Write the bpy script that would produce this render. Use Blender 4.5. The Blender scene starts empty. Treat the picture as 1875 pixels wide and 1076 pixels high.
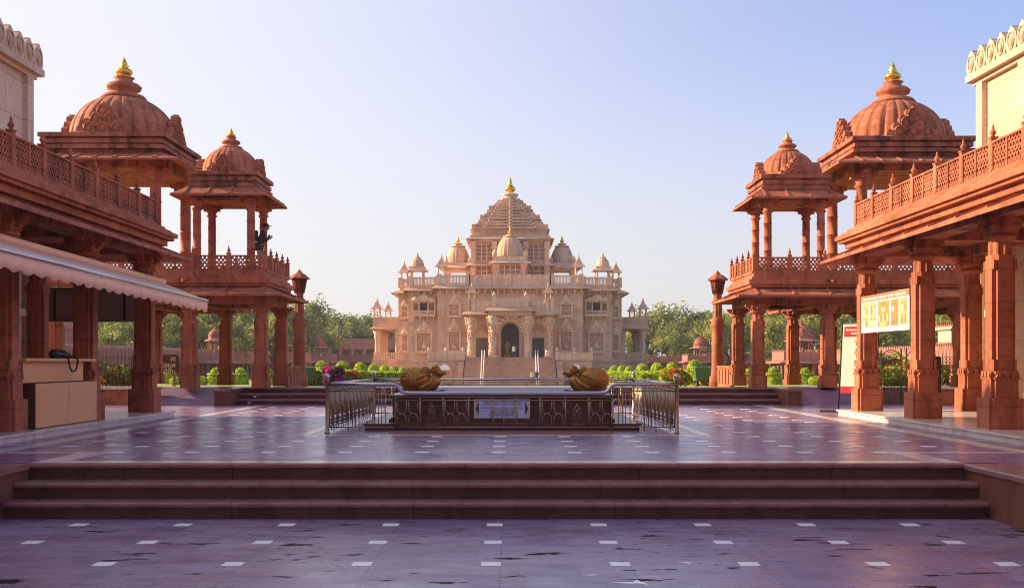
import bpy, bmesh, math, random
from mathutils import Vector, Matrix
R = math.radians; PI = math.pi
rnd = random.Random(7)
F = 1950.0; CX = 934.0; CY = 662.0; EYE = 1.3     # measured focal length and horizon
def PX(px, Y): return (px - CX) * Y / F
def PZ(py, Y): return EYE + (CY - py) * Y / F
def gz(x, y):                                     # garden ground height
    if y < 33.9: return -0.75
    if y < 37: z = 0.44
    elif y < 75: z = 0.44 - 0.021 * (y - 37)
    else: z = -0.358 - 0.010 * (y - 75)
    z = max(z, -2.2)
    ax = abs(x)
    if y > 38 and ax < 8.9: z -= 1.7 * min(1, (8.9 - ax) / 1.5) * min(1, (y - 38) / 10)      # sunken central path
    return z

sc = bpy.context.scene
C = sc.collection
KIDS = {}
# ------------------------------------------------------------------ materials
def nodes(name):
    m = bpy.data.materials.new(name); m.use_nodes = True
    nt = m.node_tree
    return m, nt, nt.nodes['Principled BSDF']
def N(nt, t, **kw):
    n = nt.nodes.new(t)
    for k, v in kw.items():
        if k in n.inputs: n.inputs[k].default_value = v
        else: setattr(n, k, v)
    return n
def ramp(nt, fac, stops):
    n = nt.nodes.new('ShaderNodeValToRGB')
    e = n.color_ramp.elements
    while len(e) < len(stops): e.new(0.5)
    for i, (p, c) in enumerate(stops):
        e[i].position = p; e[i].color = (c[0], c[1], c[2], 1) if not isinstance(c, (int, float)) else (c, c, c, 1)
    nt.links.new(fac, n.inputs[0]); return n.outputs[0]
def mixc(nt, mode, fac, a, b):
    n = nt.nodes.new('ShaderNodeMix'); n.data_type = 'RGBA'; n.blend_type = mode
    for s, v in ((0, fac), (6, a), (7, b)):
        if hasattr(v, 'links') or hasattr(v, 'is_linked'): nt.links.new(v, n.inputs[s])
        elif s == 0: n.inputs[s].default_value = v
        else: n.inputs[s].default_value = (v[0], v[1], v[2], 1)
    return n.outputs[2]
def noise(nt, vec, scale, detail=5, rough=.6):
    n = N(nt, 'ShaderNodeTexNoise'); n.inputs['Scale'].default_value = scale
    n.inputs['Detail'].default_value = detail; n.inputs['Roughness'].default_value = rough
    nt.links.new(vec, n.inputs['Vector']); return n.outputs[0]
def mapping(nt, vec, scale=(1, 1, 1), loc=(0, 0, 0), rot=(0, 0, 0)):
    n = nt.nodes.new('ShaderNodeMapping')
    n.inputs['Scale'].default_value = scale; n.inputs['Location'].default_value = loc; n.inputs['Rotation'].default_value = rot
    nt.links.new(vec, n.inputs['Vector']); return n.outputs[0]

def stone(name, c1, c2, rough=.75, joint=None, stain=.35, bump=.25, streak=1.0, mold=False):
    m, nt, b = nodes(name)
    pos = N(nt, 'ShaderNodeNewGeometry').outputs['Position']
    col = mixc(nt, 'MIX', ramp(nt, noise(nt, pos, .9, 6), [(.3, 0), (.7, 1)]), c1, c2)
    fine = noise(nt, pos, 14, 6, .7)
    col = mixc(nt, 'MULTIPLY', .6, col, ramp(nt, fine, [(.25, .48), (.75, 1.25)]))
    st = noise(nt, mapping(nt, pos, (2.2, 2.2, .3)), 1.3, 6, .65)
    col = mixc(nt, 'MULTIPLY', stain * streak, col, ramp(nt, st, [(.36, .25), (.52, 1)]))
    patch = noise(nt, pos, 2.6, 7, .72)
    col = mixc(nt, 'MULTIPLY', stain, col, ramp(nt, patch, [(.34, .28), (.46, 1)]))
    if mold:
        mo = noise(nt, mapping(nt, pos, (1, 1, 1.6), (7, 2, 5)), .95, 7, .68)
        col = mixc(nt, 'MIX', ramp(nt, mo, [(.55, 0), (.62, .88)]), col, (.045, .026, .024))
    h = fine
    if joint:
        sx = N(nt, 'ShaderNodeSeparateXYZ'); nt.links.new(pos, sx.inputs[0])
        ad = N(nt, 'ShaderNodeMath', operation='ADD'); nt.links.new(sx.outputs[0], ad.inputs[0]); nt.links.new(sx.outputs[1], ad.inputs[1])
        cb = N(nt, 'ShaderNodeCombineXYZ'); nt.links.new(ad.outputs[0], cb.inputs[0]); nt.links.new(sx.outputs[2], cb.inputs[1])
        br = N(nt, 'ShaderNodeTexBrick'); nt.links.new(cb.outputs[0], br.inputs['Vector'])
        br.inputs['Color1'].default_value = (1, 1, 1, 1); br.inputs['Color2'].default_value = (.74, .70, .68, 1); br.inputs['Mortar'].default_value = (.5, .48, .46, 1)
        br.inputs['Scale'].default_value = 1; br.inputs['Mortar Size'].default_value = .012
        br.inputs['Brick Width'].default_value = joint[0]; br.inputs['Row Height'].default_value = joint[1]
        col = mixc(nt, 'MULTIPLY', .8, col, br.outputs[0])
    nt.links.new(col, b.inputs['Base Color'])
    b.inputs['Roughness'].default_value = rough
    b.inputs['Specular IOR Level'].default_value = .3
    bp = N(nt, 'ShaderNodeBump'); bp.inputs['Strength'].default_value = bump; bp.inputs['Distance'].default_value = .02
    nt.links.new(h, bp.inputs['Height']); nt.links.new(bp.outputs[0], b.inputs['Normal'])
    return m
def plain(name, c, rough=.5, metal=0, var=.25, scale=8, bump=0):
    m, nt, b = nodes(name)
    pos = N(nt, 'ShaderNodeNewGeometry').outputs['Position']
    n = noise(nt, pos, scale, 5)
    col = mixc(nt, 'MULTIPLY', var, c, ramp(nt, n, [(.3, .45), (.7, 1.1)]))
    nt.links.new(col, b.inputs['Base Color'])
    b.inputs['Roughness'].default_value = rough; b.inputs['Metallic'].default_value = metal
    if bump:
        bp = N(nt, 'ShaderNodeBump'); bp.inputs['Strength'].default_value = bump; bp.inputs['Distance'].default_value = .01
        nt.links.new(n, bp.inputs['Height']); nt.links.new(bp.outputs[0], b.inputs['Normal'])
    return m
def leaf(name, c, tr=.35):
    m, nt, b = nodes(name)
    pos = N(nt, 'ShaderNodeNewGeometry').outputs['Position']
    n = noise(nt, pos, 1.2, 4)
    col = mixc(nt, 'MULTIPLY', .55, c, ramp(nt, n, [(.3, .5), (.7, 1.25)]))
    nt.links.new(col, b.inputs['Base Color']); b.inputs['Roughness'].default_value = .55
    b.inputs['Specular IOR Level'].default_value = .25
    t = N(nt, 'ShaderNodeBsdfTranslucent'); nt.links.new(col, t.inputs[0])
    mx = N(nt, 'ShaderNodeMixShader'); mx.inputs[0].default_value = tr
    out = nt.nodes['Material Output']
    nt.links.new(b.outputs[0], mx.inputs[1]); nt.links.new(t.outputs[0], mx.inputs[2]); nt.links.new(mx.outputs[0], out.inputs[0])
    return m
def slate(name, tile, wet, c1=(.235, .155, .295), c2=(.345, .215, .32)):
    m, nt, b = nodes(name)
    pos = N(nt, 'ShaderNodeNewGeometry').outputs['Position']
    br = N(nt, 'ShaderNodeTexBrick'); br.offset = 0; nt.links.new(mapping(nt, pos, loc=(.09, .19, 0)), br.inputs['Vector'])
    br.inputs['Color1'].default_value = (*c1, 1); br.inputs['Color2'].default_value = (*c2, 1); br.inputs['Mortar'].default_value = (.05, .035, .05, 1)
    br.inputs['Scale'].default_value = 1; br.inputs['Mortar Size'].default_value = .006
    br.inputs['Brick Width'].default_value = tile * 2; br.inputs['Row Height'].default_value = tile * 2
    big = noise(nt, mapping(nt, pos, (.35, .7, 1)), .8, 5)
    col = mixc(nt, 'MIX', ramp(nt, big, [(.35, 0), (.7, .6)]), br.outputs[0], (.345, .285, .44))
    b2 = N(nt, 'ShaderNodeTexBrick'); b2.offset = .5; nt.links.new(mapping(nt, pos, loc=(.31, .74, 0)), b2.inputs['Vector'])
    b2.inputs['Color1'].default_value = (.72, .68, .74, 1); b2.inputs['Color2'].default_value = (1.12, 1.1, 1.06, 1); b2.inputs['Mortar'].default_value = (.55, .5, .5, 1)
    b2.inputs['Scale'].default_value = 1; b2.inputs['Mortar Size'].default_value = .003; b2.inputs['Brick Width'].default_value = tile * 3.1; b2.inputs['Row Height'].default_value = tile * 1.37
    col = mixc(nt, 'MULTIPLY', .8, col, b2.outputs[0])
    gr = noise(nt, mapping(nt, pos, (.6, 3, 1)), 2.2, 8, .7)
    col = mixc(nt, 'MULTIPLY', .65, col, ramp(nt, gr, [(.3, .55), (.7, 1.25)]))
    red = noise(nt, mapping(nt, pos, (.5, 1, 1), (5, 3, 0)), .55, 4)
    col = mixc(nt, 'MIX', ramp(nt, red, [(.5, 0), (.72, .4)]), col, (.40, .195, .215))
    rg = ramp(nt, noise(nt, mapping(nt, pos, (.8, 1.4, 1)), 1.7, 7, .7), [(.35, .17), (.7, .42)])
    if wet:
        w = noise(nt, mapping(nt, pos, (.75, 2.2, 1), (3.1, .4, 0)), 1.7, 7, .64)
        wm = ramp(nt, w, [(.615, 0), (.628, 1)])
        w2 = ramp(nt, noise(nt, mapping(nt, pos, (1, 2, 1)), 7, 3, .5), [(.655, 0), (.665, 1)])
        w3 = ramp(nt, noise(nt, pos, .5, 2), [(.5, 0), (.6, 1)])
        w2 = mixc(nt, 'MULTIPLY', 1, w2, w3)
        wm = mixc(nt, 'LIGHTEN', 1, wm, w2)
        col = mixc(nt, 'MIX', wm, col, (.022, .008, .009))
        rg = mixc(nt, 'MIX', wm, rg, (.6, .6, .6))
        nt.links.new(mixc(nt, 'MIX', wm, (.5, .5, .5), (.06, .06, .06)), b.inputs['Specular IOR Level'])
    nt.links.new(col, b.inputs['Base Color']); nt.links.new(rg, b.inputs['Roughness'])
    bp = N(nt, 'ShaderNodeBump'); bp.inputs['Strength'].default_value = .12; bp.inputs['Distance'].default_value = .01
    nt.links.new(gr, bp.inputs['Height']); nt.links.new(bp.outputs[0], b.inputs['Normal'])
    return m

M = {}
M['red'] = stone('red_sandstone', (.44, .132, .070), (.61, .208, .114), joint=(1.5, .58), stain=.55)
M['redplain'] = stone('red_sandstone_carved', (.44, .132, .070), (.61, .208, .114), joint=(1.15, .52), stain=.55)
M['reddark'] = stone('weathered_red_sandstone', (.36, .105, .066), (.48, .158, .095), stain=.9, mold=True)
M['granite'] = stone('brown_granite', (.085, .038, .034), (.125, .058, .05), rough=.45, stain=.4, bump=.1)
M['graniteD'] = stone('dark_brown_granite', (.105, .044, .038), (.15, .066, .056), rough=.28, stain=.3, bump=.06)
M['cheek'] = stone('red_brown_granite', (.19, .075, .055), (.26, .105, .075), rough=.4, stain=.5, bump=.1)
M['nosing'] = stone('polished_brown_granite', (.29, .14, .145), (.36, .19, .185), rough=.27, stain=.3, bump=.06)
M['pale'] = stone('pale_marble', (.72, .60, .57), (.80, .69, .65), rough=.22, stain=.3, bump=.05)
M['cream'] = stone('cream_stone', (.72, .52, .37), (.79, .59, .44), joint=(2.4, .9), stain=.12)
M['temple'] = stone('pink_sandstone', (.70, .435, .305), (.80, .54, .40), joint=(2.2, .8), stain=.22)
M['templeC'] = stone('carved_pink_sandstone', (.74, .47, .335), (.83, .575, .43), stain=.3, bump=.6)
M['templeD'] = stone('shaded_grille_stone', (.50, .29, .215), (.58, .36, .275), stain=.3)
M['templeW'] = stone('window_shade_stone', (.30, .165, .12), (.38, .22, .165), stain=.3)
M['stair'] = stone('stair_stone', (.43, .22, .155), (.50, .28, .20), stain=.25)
M['arcade'] = stone('old_red_sandstone', (.38, .155, .125), (.47, .21, .17), stain=.35)
M['gold'] = plain('gilded_metal', (.86, .52, .10), .32, .95, .35, 20)
M['bronze'] = plain('gold_painted_cast_metal', (.52, .26, .06), .32, .6, .85, 30, .8)
M['steel'] = plain('brushed_steel', (.55, .55, .60), .22, 1, .2, 30)
M['brass'] = plain('brass_rods', (.40, .31, .22), .38, 1, .3, 20)
M['iron'] = plain('rusty_iron', (.30, .17, .075), .5, .5, .5, 20)
M['black'] = plain('black_plastic', (.012, .012, .013), .55, 0, .3, 10)
M['wood'] = plain('light_wood_laminate', (.80, .42, .19), .5, 0, .2, 3)
M['woodD'] = plain('dark_wood_edge', (.11, .05, .03), .55, 0, .3, 5)
M['canvas'] = plain('pink_canvas', (.95, .62, .44), .85, 0, .2, 2.5)
M['alu'] = plain('aluminium_tube', (.6, .6, .63), .3, 1, .1, 10)
M['blind'] = plain('brown_blind', (.20, .125, .085), .8, 0, .25, 5)
M['white'] = plain('white_tile', (.95, .94, .95), .3, 0, .08, 6)
M['print'] = plain('white_print', (.80, .77, .66), .6, 0, .06, 4)
M['redprint'] = plain('red_print', (.55, .03, .03), .55, 0, .1, 4)
M['orangeprint'] = plain('orange_print', (.62, .16, .06), .55, 0, .1, 4)
M['yellowprint'] = plain('yellow_print', (.58, .38, .17), .6, 0, .4, 14)
M['tanprint'] = plain('tan_print', (.46, .22, .07), .6, 0, .4, 14)
M['olive'] = plain('olive_print', (.24, .21, .11), .6, 0, .6, 18)
M['blueprint'] = plain('pale_blue_print', (.62, .68, 1.0), .35, 0, .3, 5)
M['navy'] = plain('navy_print', (.05, .04, .10), .45, 0, .2, 6)
M['signbrown'] = plain('brown_sign', (.10, .022, .018), .5, 0, .2, 4)
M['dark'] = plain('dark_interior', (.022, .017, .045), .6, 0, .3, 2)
M['doorG'] = plain('green_grey_door', (.16, .135, .075), .6, 0, .5, 9)
M['doorB'] = plain('dark_blue_door', (.03, .04, .07), .5, 0, .4, 3)
M['binG'] = plain('green_plastic', (.045, .115, .05), .5, 0, .2, 4)
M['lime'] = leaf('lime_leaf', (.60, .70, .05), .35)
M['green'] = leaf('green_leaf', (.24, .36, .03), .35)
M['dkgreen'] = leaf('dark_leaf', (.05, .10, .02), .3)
M['trA'] = leaf('tree_leaf_mid', (.28, .33, .075)); M['trB'] = leaf('tree_leaf_light', (.46, .47, .11)); M['trC'] = leaf('tree_leaf_dark', (.14, .185, .065))
M['magenta'] = leaf('magenta_petal', (.42, .03, .22), .3); M['coral'] = leaf('coral_petal', (.55, .09, .06), .3); M['yellow'] = leaf('yellow_leaf', (.55, .42, .04), .3)
M['bark'] = plain('bark', (.09, .06, .045), .9, 0, .5, 6, .4)
M['skin'] = plain('skin', (.30, .155, .10), .55, 0, .1, 6)
M['jacket'] = plain('dark_jacket', (.055, .04, .045), .8, 0, .3, 8)
M['khaki'] = plain('khaki_cloth', (.33, .25, .12), .85, 0, .2, 8)
M['whitecloth'] = plain('white_cloth', (.72, .69, .66), .85, 0, .1, 6)
M['navycloth'] = plain('navy_cloth', (.03, .035, .07), .85, 0, .1, 6)
M['redcloth'] = plain('maroon_cloth', (.22, .05, .05), .85, 0, .1, 6)
M['hair'] = plain('black_hair', (.01, .008, .008), .5, 0, .1, 6)

def grass_mat():
    m, nt, b = nodes('lawn_grass')
    pos = N(nt, 'ShaderNodeNewGeometry').outputs['Position']
    a = noise(nt, pos, .12, 6); c = noise(nt, pos, 3, 6, .7)
    col = mixc(nt, 'MIX', ramp(nt, a, [(.35, 0), (.65, 1)]), (.24, .27, .045), (.36, .33, .085))
    col = mixc(nt, 'MULTIPLY', .6, col, ramp(nt, c, [(.3, .5), (.7, 1.2)]))
    nt.links.new(col, b.inputs['Base Color']); b.inputs['Roughness'].default_value = .9
    return m
M['grass'] = grass_mat()
M['slate'] = slate('purple_slate', .55, False)
M['slateW'] = slate('wet_purple_slate', .61, True)
# ------------------------------------------------------------------ mesh builder
def wloc(o):
    v = Vector((0, 0, 0))
    while o is not None: v = v + o.location; o = o.parent
    return v
class MB:
    def __init__(s): s.v = []; s.f = []; s.m = []; s.sm = []; s.cur = 0
    def add(s, vs, fs, smooth=False):
        o = len(s.v); s.v += [tuple(v) for v in vs]
        for f in fs: s.f.append([i + o for i in f]); s.m.append(s.cur); s.sm.append(smooth)
    def hexa(s, a, b):   # a,b: two 4-point loops
        s.add(list(a) + list(b), [(0, 3, 2, 1), (4, 5, 6, 7), (0, 1, 5, 4), (1, 2, 6, 5), (2, 3, 7, 6), (3, 0, 4, 7)])
    def box(s, x0, x1, y0, y1, z0, z1):
        s.hexa([(x0, y0, z0), (x1, y0, z0), (x1, y1, z0), (x0, y1, z0)], [(x0, y0, z1), (x1, y0, z1), (x1, y1, z1), (x0, y1, z1)])
    def cbox(s, x, y, hx, hy, z0, z1): s.box(x - hx, x + hx, y - hy, y + hy, z0, z1)
    def tap(s, x, y, h0, z0, h1, z1, k=1.0):
        s.hexa([(x - h0, y - h0 * k, z0), (x + h0, y - h0 * k, z0), (x + h0, y + h0 * k, z0), (x - h0, y + h0 * k, z0)],
               [(x - h1, y - h1 * k, z1), (x + h1, y - h1 * k, z1), (x + h1, y + h1 * k, z1), (x - h1, y + h1 * k, z1)])
    def prism(s, poly, a, b, ax='z', smooth=False):
        n = len(poly)
        def P(p, t): return {'z': (p[0], p[1], t), 'y': (p[0], t, p[1]), 'x': (t, p[0], p[1])}[ax]
        vs = [P(p, a) for p in poly] + [P(p, b) for p in poly]
        fs = [list(range(n))[::-1], list(range(n, 2 * n))]
        s.add(vs, fs, False)
        o = len(s.v) - 2 * n
        for i in range(n):
            j = (i + 1) % n
            s.f.append([o + i, o + j, o + n + j, o + n + i]); s.m.append(s.cur); s.sm.append(smooth)
    def lathe(s, prof, cx, cy, n=16, flute=None, smooth=True, phase=0.0):
        vs = []; fs = []
        for (r, z) in prof:
            for k in range(n):
                a = 2 * PI * (k + phase) / n
                rr = r * (flute(k, n) if flute else 1)
                vs.append((cx + rr * math.cos(a), cy + rr * math.sin(a), z))
        for i in range(len(prof) - 1):
            for k in range(n):
                l = (k + 1) % n
                fs.append((i * n + k, i * n + l, (i + 1) * n + l, (i + 1) * n + k))
        s.add(vs, fs, smooth)
        o = len(s.v) - len(vs)
        for lst in (list(range(n))[::-1], list(range((len(prof) - 1) * n, len(prof) * n))):
            s.f.append([o + i for i in lst]); s.m.append(s.cur); s.sm.append(False)
    def tube(s, path, r, n=6, closed=False):
        P = [Vector(p) for p in path]; vs = []; fs = []; m = len(P)
        for i, p in enumerate(P):
            a = P[(i - 1) % m] if (i > 0 or closed) else p
            b = P[(i + 1) % m] if (i < m - 1 or closed) else p
            t = (b - a).normalized()
            u = t.cross(Vector((0, 0, 1)) if abs(t.z) < .9 else Vector((1, 0, 0))).normalized(); w = t.cross(u)
            rr = r[i] if isinstance(r, (list, tuple)) else r
            for k in range(n):
                q = 2 * PI * k / n
                vs.append(p + (u * math.cos(q) + w * math.sin(q)) * rr)
        for i in range(m if closed else m - 1):
            j = (i + 1) % m
            for k in range(n):
                l = (k + 1) % n
                fs.append((i * n + k, i * n + l, j * n + l, j * n + k))
        if not closed: fs += [tuple(range(n))[::-1], tuple(range((m - 1) * n, m * n))]
        s.add(vs, fs, True)
    def ell(s, c, r, nu=14, nv=9, fn=None, rot=None):
        vs = []; fs = []
        for j in range(nv + 1):
            t = PI * j / nv
            for k in range(nu):
                a = 2 * PI * k / nu
                d = Vector((math.sin(t) * math.cos(a), math.sin(t) * math.sin(a), math.cos(t)))
                q = fn(d) if fn else 1
                p = Vector((d.x * r[0] * q, d.y * r[1] * q, d.z * r[2] * q))
                if rot: p = rot @ p
                vs.append(p + Vector(c))
        for j in range(nv):
            for k in range(nu):
                l = (k + 1) % nu
                fs.append((j * nu + k, j * nu + l, (j + 1) * nu + l, (j + 1) * nu + k))
        s.add(vs, fs, True)
    def skirt(s, x0, x1, y0, y1, zi, zo, p, th=.08, rib=None):
        I = [(x0, y0), (x1, y0), (x1, y1), (x0, y1)]; O = [(x0 - p, y0 - p), (x1 + p, y0 - p), (x1 + p, y1 + p), (x0 - p, y1 + p)]
        vs = [(*q, zi) for q in I] + [(*q, zo) for q in O] + [(*q, zo - th) for q in O] + [(*q, zi - th * 1.2) for q in I]
        fs = []
        for i in range(4):
            j = (i + 1) % 4
            fs += [(i, 4 + i, 4 + j, j), (4 + i, 8 + i, 8 + j, 4 + j), (8 + i, 12 + i, 12 + j, 8 + j), (12 + i, i, j, 12 + j)]
        s.add(vs, fs)
        if rib:
            h = .035; w = .035
            n = max(1, int((x1 - x0) / rib))
            for i in range(n + 1):
                x = x0 + (x1 - x0) * i / n
                for (ya, yb) in ((y0, y0 - p), (y1, y1 + p)):
                    s.hexa([(x - w, ya, zi), (x + w, ya, zi), (x + w, yb, zo), (x - w, yb, zo)], [(x - w, ya, zi + h), (x + w, ya, zi + h), (x + w, yb, zo + h), (x - w, yb, zo + h)])
            n = max(1, int((y1 - y0) / rib))
            for i in range(n + 1):
                y = y0 + (y1 - y0) * i / n
                for (xa, xb) in ((x0, x0 - p), (x1, x1 + p)):
                    s.hexa([(xa, y - w, zi), (xa, y + w, zi), (xb, y + w, zo), (xb, y - w, zo)], [(xa, y - w, zi + h), (xa, y + w, zi + h), (xb, y + w, zo + h), (xb, y - w, zo + h)])
    def quad(s, p, u, v):
        p = Vector(p); s.add([p - u - v, p + u - v, p + u + v, p - u + v], [(0, 1, 2, 3)])
    def mesh(s, name, mats, off=(0, 0, 0), fix=True):
        me = bpy.data.meshes.new(name)
        ox, oy, oz = off
        me.from_pydata([(x - ox, y - oy, z - oz) for x, y, z in s.v], [], s.f)
        if not isinstance(mats, (list, tuple)): mats = [mats]
        for m in mats: me.materials.append(M[m] if isinstance(m, str) else m)
        me.polygons.foreach_set('material_index', s.m); me.polygons.foreach_set('use_smooth', s.sm)
        if fix:
            bm = bmesh.new(); bm.from_mesh(me); bmesh.ops.recalc_face_normals(bm, faces=bm.faces); bm.to_mesh(me); bm.free()
        me.update(); return me
    def build(s, name, mats, parent=None, loc=(0, 0, 0), fix=True):
        """world-coordinate geometry, linked as ONE object (loc = its place relative to the parent)"""
        off = wloc(parent) + Vector(loc)
        return link(name, s.mesh(name, mats, off, fix), parent, loc)
def link(name, me, parent=None, loc=(0, 0, 0), rz=0.0):
    o = bpy.data.objects.new(name, me); C.objects.link(o)
    o.location = loc; o.rotation_euler.z = rz
    if parent is not None: o.parent = parent; KIDS.setdefault(parent.name, []).append(o)
    return o
def thing(name, label, cat, loc=(0, 0, 0), group=None):
    o = bpy.data.objects.new(name, None); C.objects.link(o); o.location = loc; o.empty_display_size = .3
    tag(o, label, cat, group); return o
def tag(o, label, cat, group=None):
    o['label'] = label; o['category'] = cat
    if group: o['group'] = group
    return o
def struct(o, kind='structure'): o['kind'] = kind; return o
def copy_tree(o, parent=None, loc=None, label=None):
    c = o.copy(); C.objects.link(c)
    if parent is not None: c.parent = parent; KIDS.setdefault(parent.name, []).append(c)
    if loc is not None: c.location = loc
    if label: c['label'] = label
    for ch in KIDS.get(o.name, []): copy_tree(ch, c)
    return c
MIR = {}
def mirror_tree(o, parent=None, dy=0.0, label=None):
    c = o.copy(); C.objects.link(c)
    if o.data is not None and o.type == 'MESH':
        if o.data.name not in MIR:
            me = o.data.copy(); me.transform(Matrix.Scale(-1, 4, (1, 0, 0))); me.flip_normals(); MIR[o.data.name] = me
        c.data = MIR[o.data.name]
    c.location.x = -o.location.x; c.rotation_euler.z = -o.rotation_euler.z; c.rotation_euler.y = -o.rotation_euler.y
    if parent is not None: c.parent = parent; KIDS.setdefault(parent.name, []).append(c)
    else: c.location.y += dy
    if label: c['label'] = label
    for ch in KIDS.get(o.name, []): mirror_tree(ch, c)
    return c
ORD = ['first', 'second', 'third', 'fourth', 'fifth', 'sixth', 'seventh', 'eighth', 'ninth', 'tenth', 'eleventh', 'twelfth', 'thirteenth', 'fourteenth', 'fifteenth', 'sixteenth', 'seventeenth', 'eighteenth', 'nineteenth', 'twentieth']
# ------------------------------------------------------------------ reusable carved pieces
def notched(a, n):
    return [(-a + n, -a), (a - n, -a), (a - n, -a + n), (a, -a + n), (a, a - n), (a - n, a - n), (a - n, a), (-a + n, a), (-a + n, a - n), (-a, a - n), (-a, -a + n), (-a + n, -a + n)]
def pillar_proto(H, w, bw):
    a = w / 2
    sh = MB()
    sh.prism(notched(a, .17 * w), .27 * H, .80 * H)
    for sx, sy in ((1, 1), (1, -1), (-1, 1), (-1, -1)):        # pointed corner stops
        sh.prism([(sx * (a - .13 * w), sy * (a - .13 * w)), (sx * a, sy * (a - .13 * w)), (sx * a, sy * a), (sx * (a - .13 * w), sy * a)], .755 * H, .80 * H)
        sh.prism([(sx * (a - .13 * w), sy * (a - .13 * w)), (sx * a, sy * (a - .13 * w)), (sx * a, sy * a), (sx * (a - .13 * w), sy * a)], .27 * H, .33 * H)
    sh.prism([(a * q[0], a * q[1]) for q in ((-1, -.55), (-.55, -1), (.55, -1), (1, -.55), (1, .55), (.55, 1), (-.55, 1), (-1, .55))], .80 * H, .825 * H)
    sh.lathe([(a * .98, .825 * H), (a * .95, .895 * H)], 0, 0, 32, lambda k, n: 1 if k % 4 < 2 else .88, False)
    ba = MB(); b = bw / 2
    n = .1 * bw
    ba.prism(notched(b, n), 0, .145 * H)
    ba.prism(notched(b * .80, n), .145 * H, .165 * H)
    ba.prism(notched(a * 1.18, .14 * w), .165 * H, .235 * H)
    ba.prism(notched(a * 1.28, .14 * w), .235 * H, .245 * H)
    ba.prism(notched(a * 1.12, .14 * w), .245 * H, .262 * H)
    ba.prism(notched(a * 1.22, .14 * w), .262 * H, .274 * H)
    for s in (-1, 1):                                           # drooping leaves of the band
        for q in (-.62, 0, .62):
            ba.tap(q * a, s * a * 1.2, .12 * w, .246 * H, .05 * w, .276 * H, .5)
            ba.tap(s * a * 1.2, q * a, .06 * w, .246 * H, .03 * w, .276 * H, 2)
    ca = MB()
    ca.lathe([(a * .96, .89 * H), (a * 1.2, .898 * H), (a * 1.32, .908 * H), (a * 1.28, .918 * H), (a * 1.05, .925 * H)], 0, 0, 24)
    ca.tap(0, 0, a * 1.02, .925 * H, a * 1.12, .95 * H)
    ca.tap(0, 0, a * 1.25, .95 * H, a * 1.3, .965 * H)
    ca.tap(0, 0, a * 1.12, .965 * H, a * 1.2, H)
    for dx, dy in ((1, 0), (-1, 0), (0, 1), (0, -1)):           # corbels
        for (t0, t1, z0, z1) in ((1.1, 1.45, .94, .955), (1.1, 1.75, .955, .975), (1.1, 2.05, .975, 1.0)):
            x0, x1 = sorted((dx * a * t0, dx * a * t1)) if dx else (-.42 * a, .42 * a)
            y0, y1 = sorted((dy * a * t0, dy * a * t1)) if dy else (-.42 * a, .42 * a)
            ca.box(x0, x1, y0, y1, z0 * H, z1 * H - .002)
    return sh.mesh('pillar', 'red'), ba.mesh('base', 'redplain'), ca.mesh('capital', 'redplain')
def add_pillar(proto, parent, loc):
    p = link('pillar', proto[0], parent, loc)
    link('base', proto[1], p); link('capital', proto[2], p)
    return p
def panel_mesh(w, h, mat, d=.05, sp=.105, t=.014):
    m = MB(); a = w / 2
    fr = .035
    m.box(-a, a, -d, d, 0, fr); m.box(-a, a, -d, d, h - fr, h)
    m.box(-a, -a + fr, -d, d, fr, h - fr); m.box(a - fr, a, -d, d, fr, h - fr)
    m.box(-.02, .02, -d * .9, d * .9, fr, h - fr)
    x0, x1, z0, z1 = -a + fr, a - fr, fr, h - fr
    for sg in (1, -1):
        c = -3.0
        while c < 3.0:
            # line z = sg*1.2*x + c
            pts = []
            for x in (x0, x1):
                z = sg * 1.2 * x + c
                if z0 <= z <= z1: pts.append((x, z))
            for z in (z0, z1):
                x = (z - c) / (sg * 1.2)
                if x0 < x < x1: pts.append((x, z))
            if len(pts) >= 2:
                (xa, za), (xb, zb) = pts[0], pts[1]
                L = math.hypot(xb - xa, zb - za)
                if L > .03:
                    nx, nz = -(zb - za) / L * t, (xb - xa) / L * t
                    dd = d * (.55 if sg > 0 else .5)
                    m.prism([(xa + nx, za + nz), (xb + nx, zb + nz), (xb - nx, zb - nz), (xa - nx, za - nz)], -dd, dd, 'y')
            c += sp * 1.25
    z = z0 + sp * .5
    while z < z1:
        m.box(x0, x1, -d * .45, d * .45, z - t * .7, z + t * .7); z += sp
    return m.mesh('lattice_panel', mat)
def post_mesh(h, w, mat):
    m = MB(); a = w / 2
    m.cbox(0, 0, a, a, 0, h); m.cbox(0, 0, a * 1.25, a * 1.25, h, h + .025)
    m.lathe([(a * .75, h + .025), (a * .5, h + .05), (a * .95, h + .085), (a * 1.0, h + .11), (a * .55, h + .15), (a * .35, h + .17), (a * .45, h + .185), (.006, h + .25)], 0, 0, 12)
    m.cbox(0, 0, a * 1.12, a * 1.12, .02, .06)
    return m.mesh('post', mat)
PANELS = {}
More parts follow.
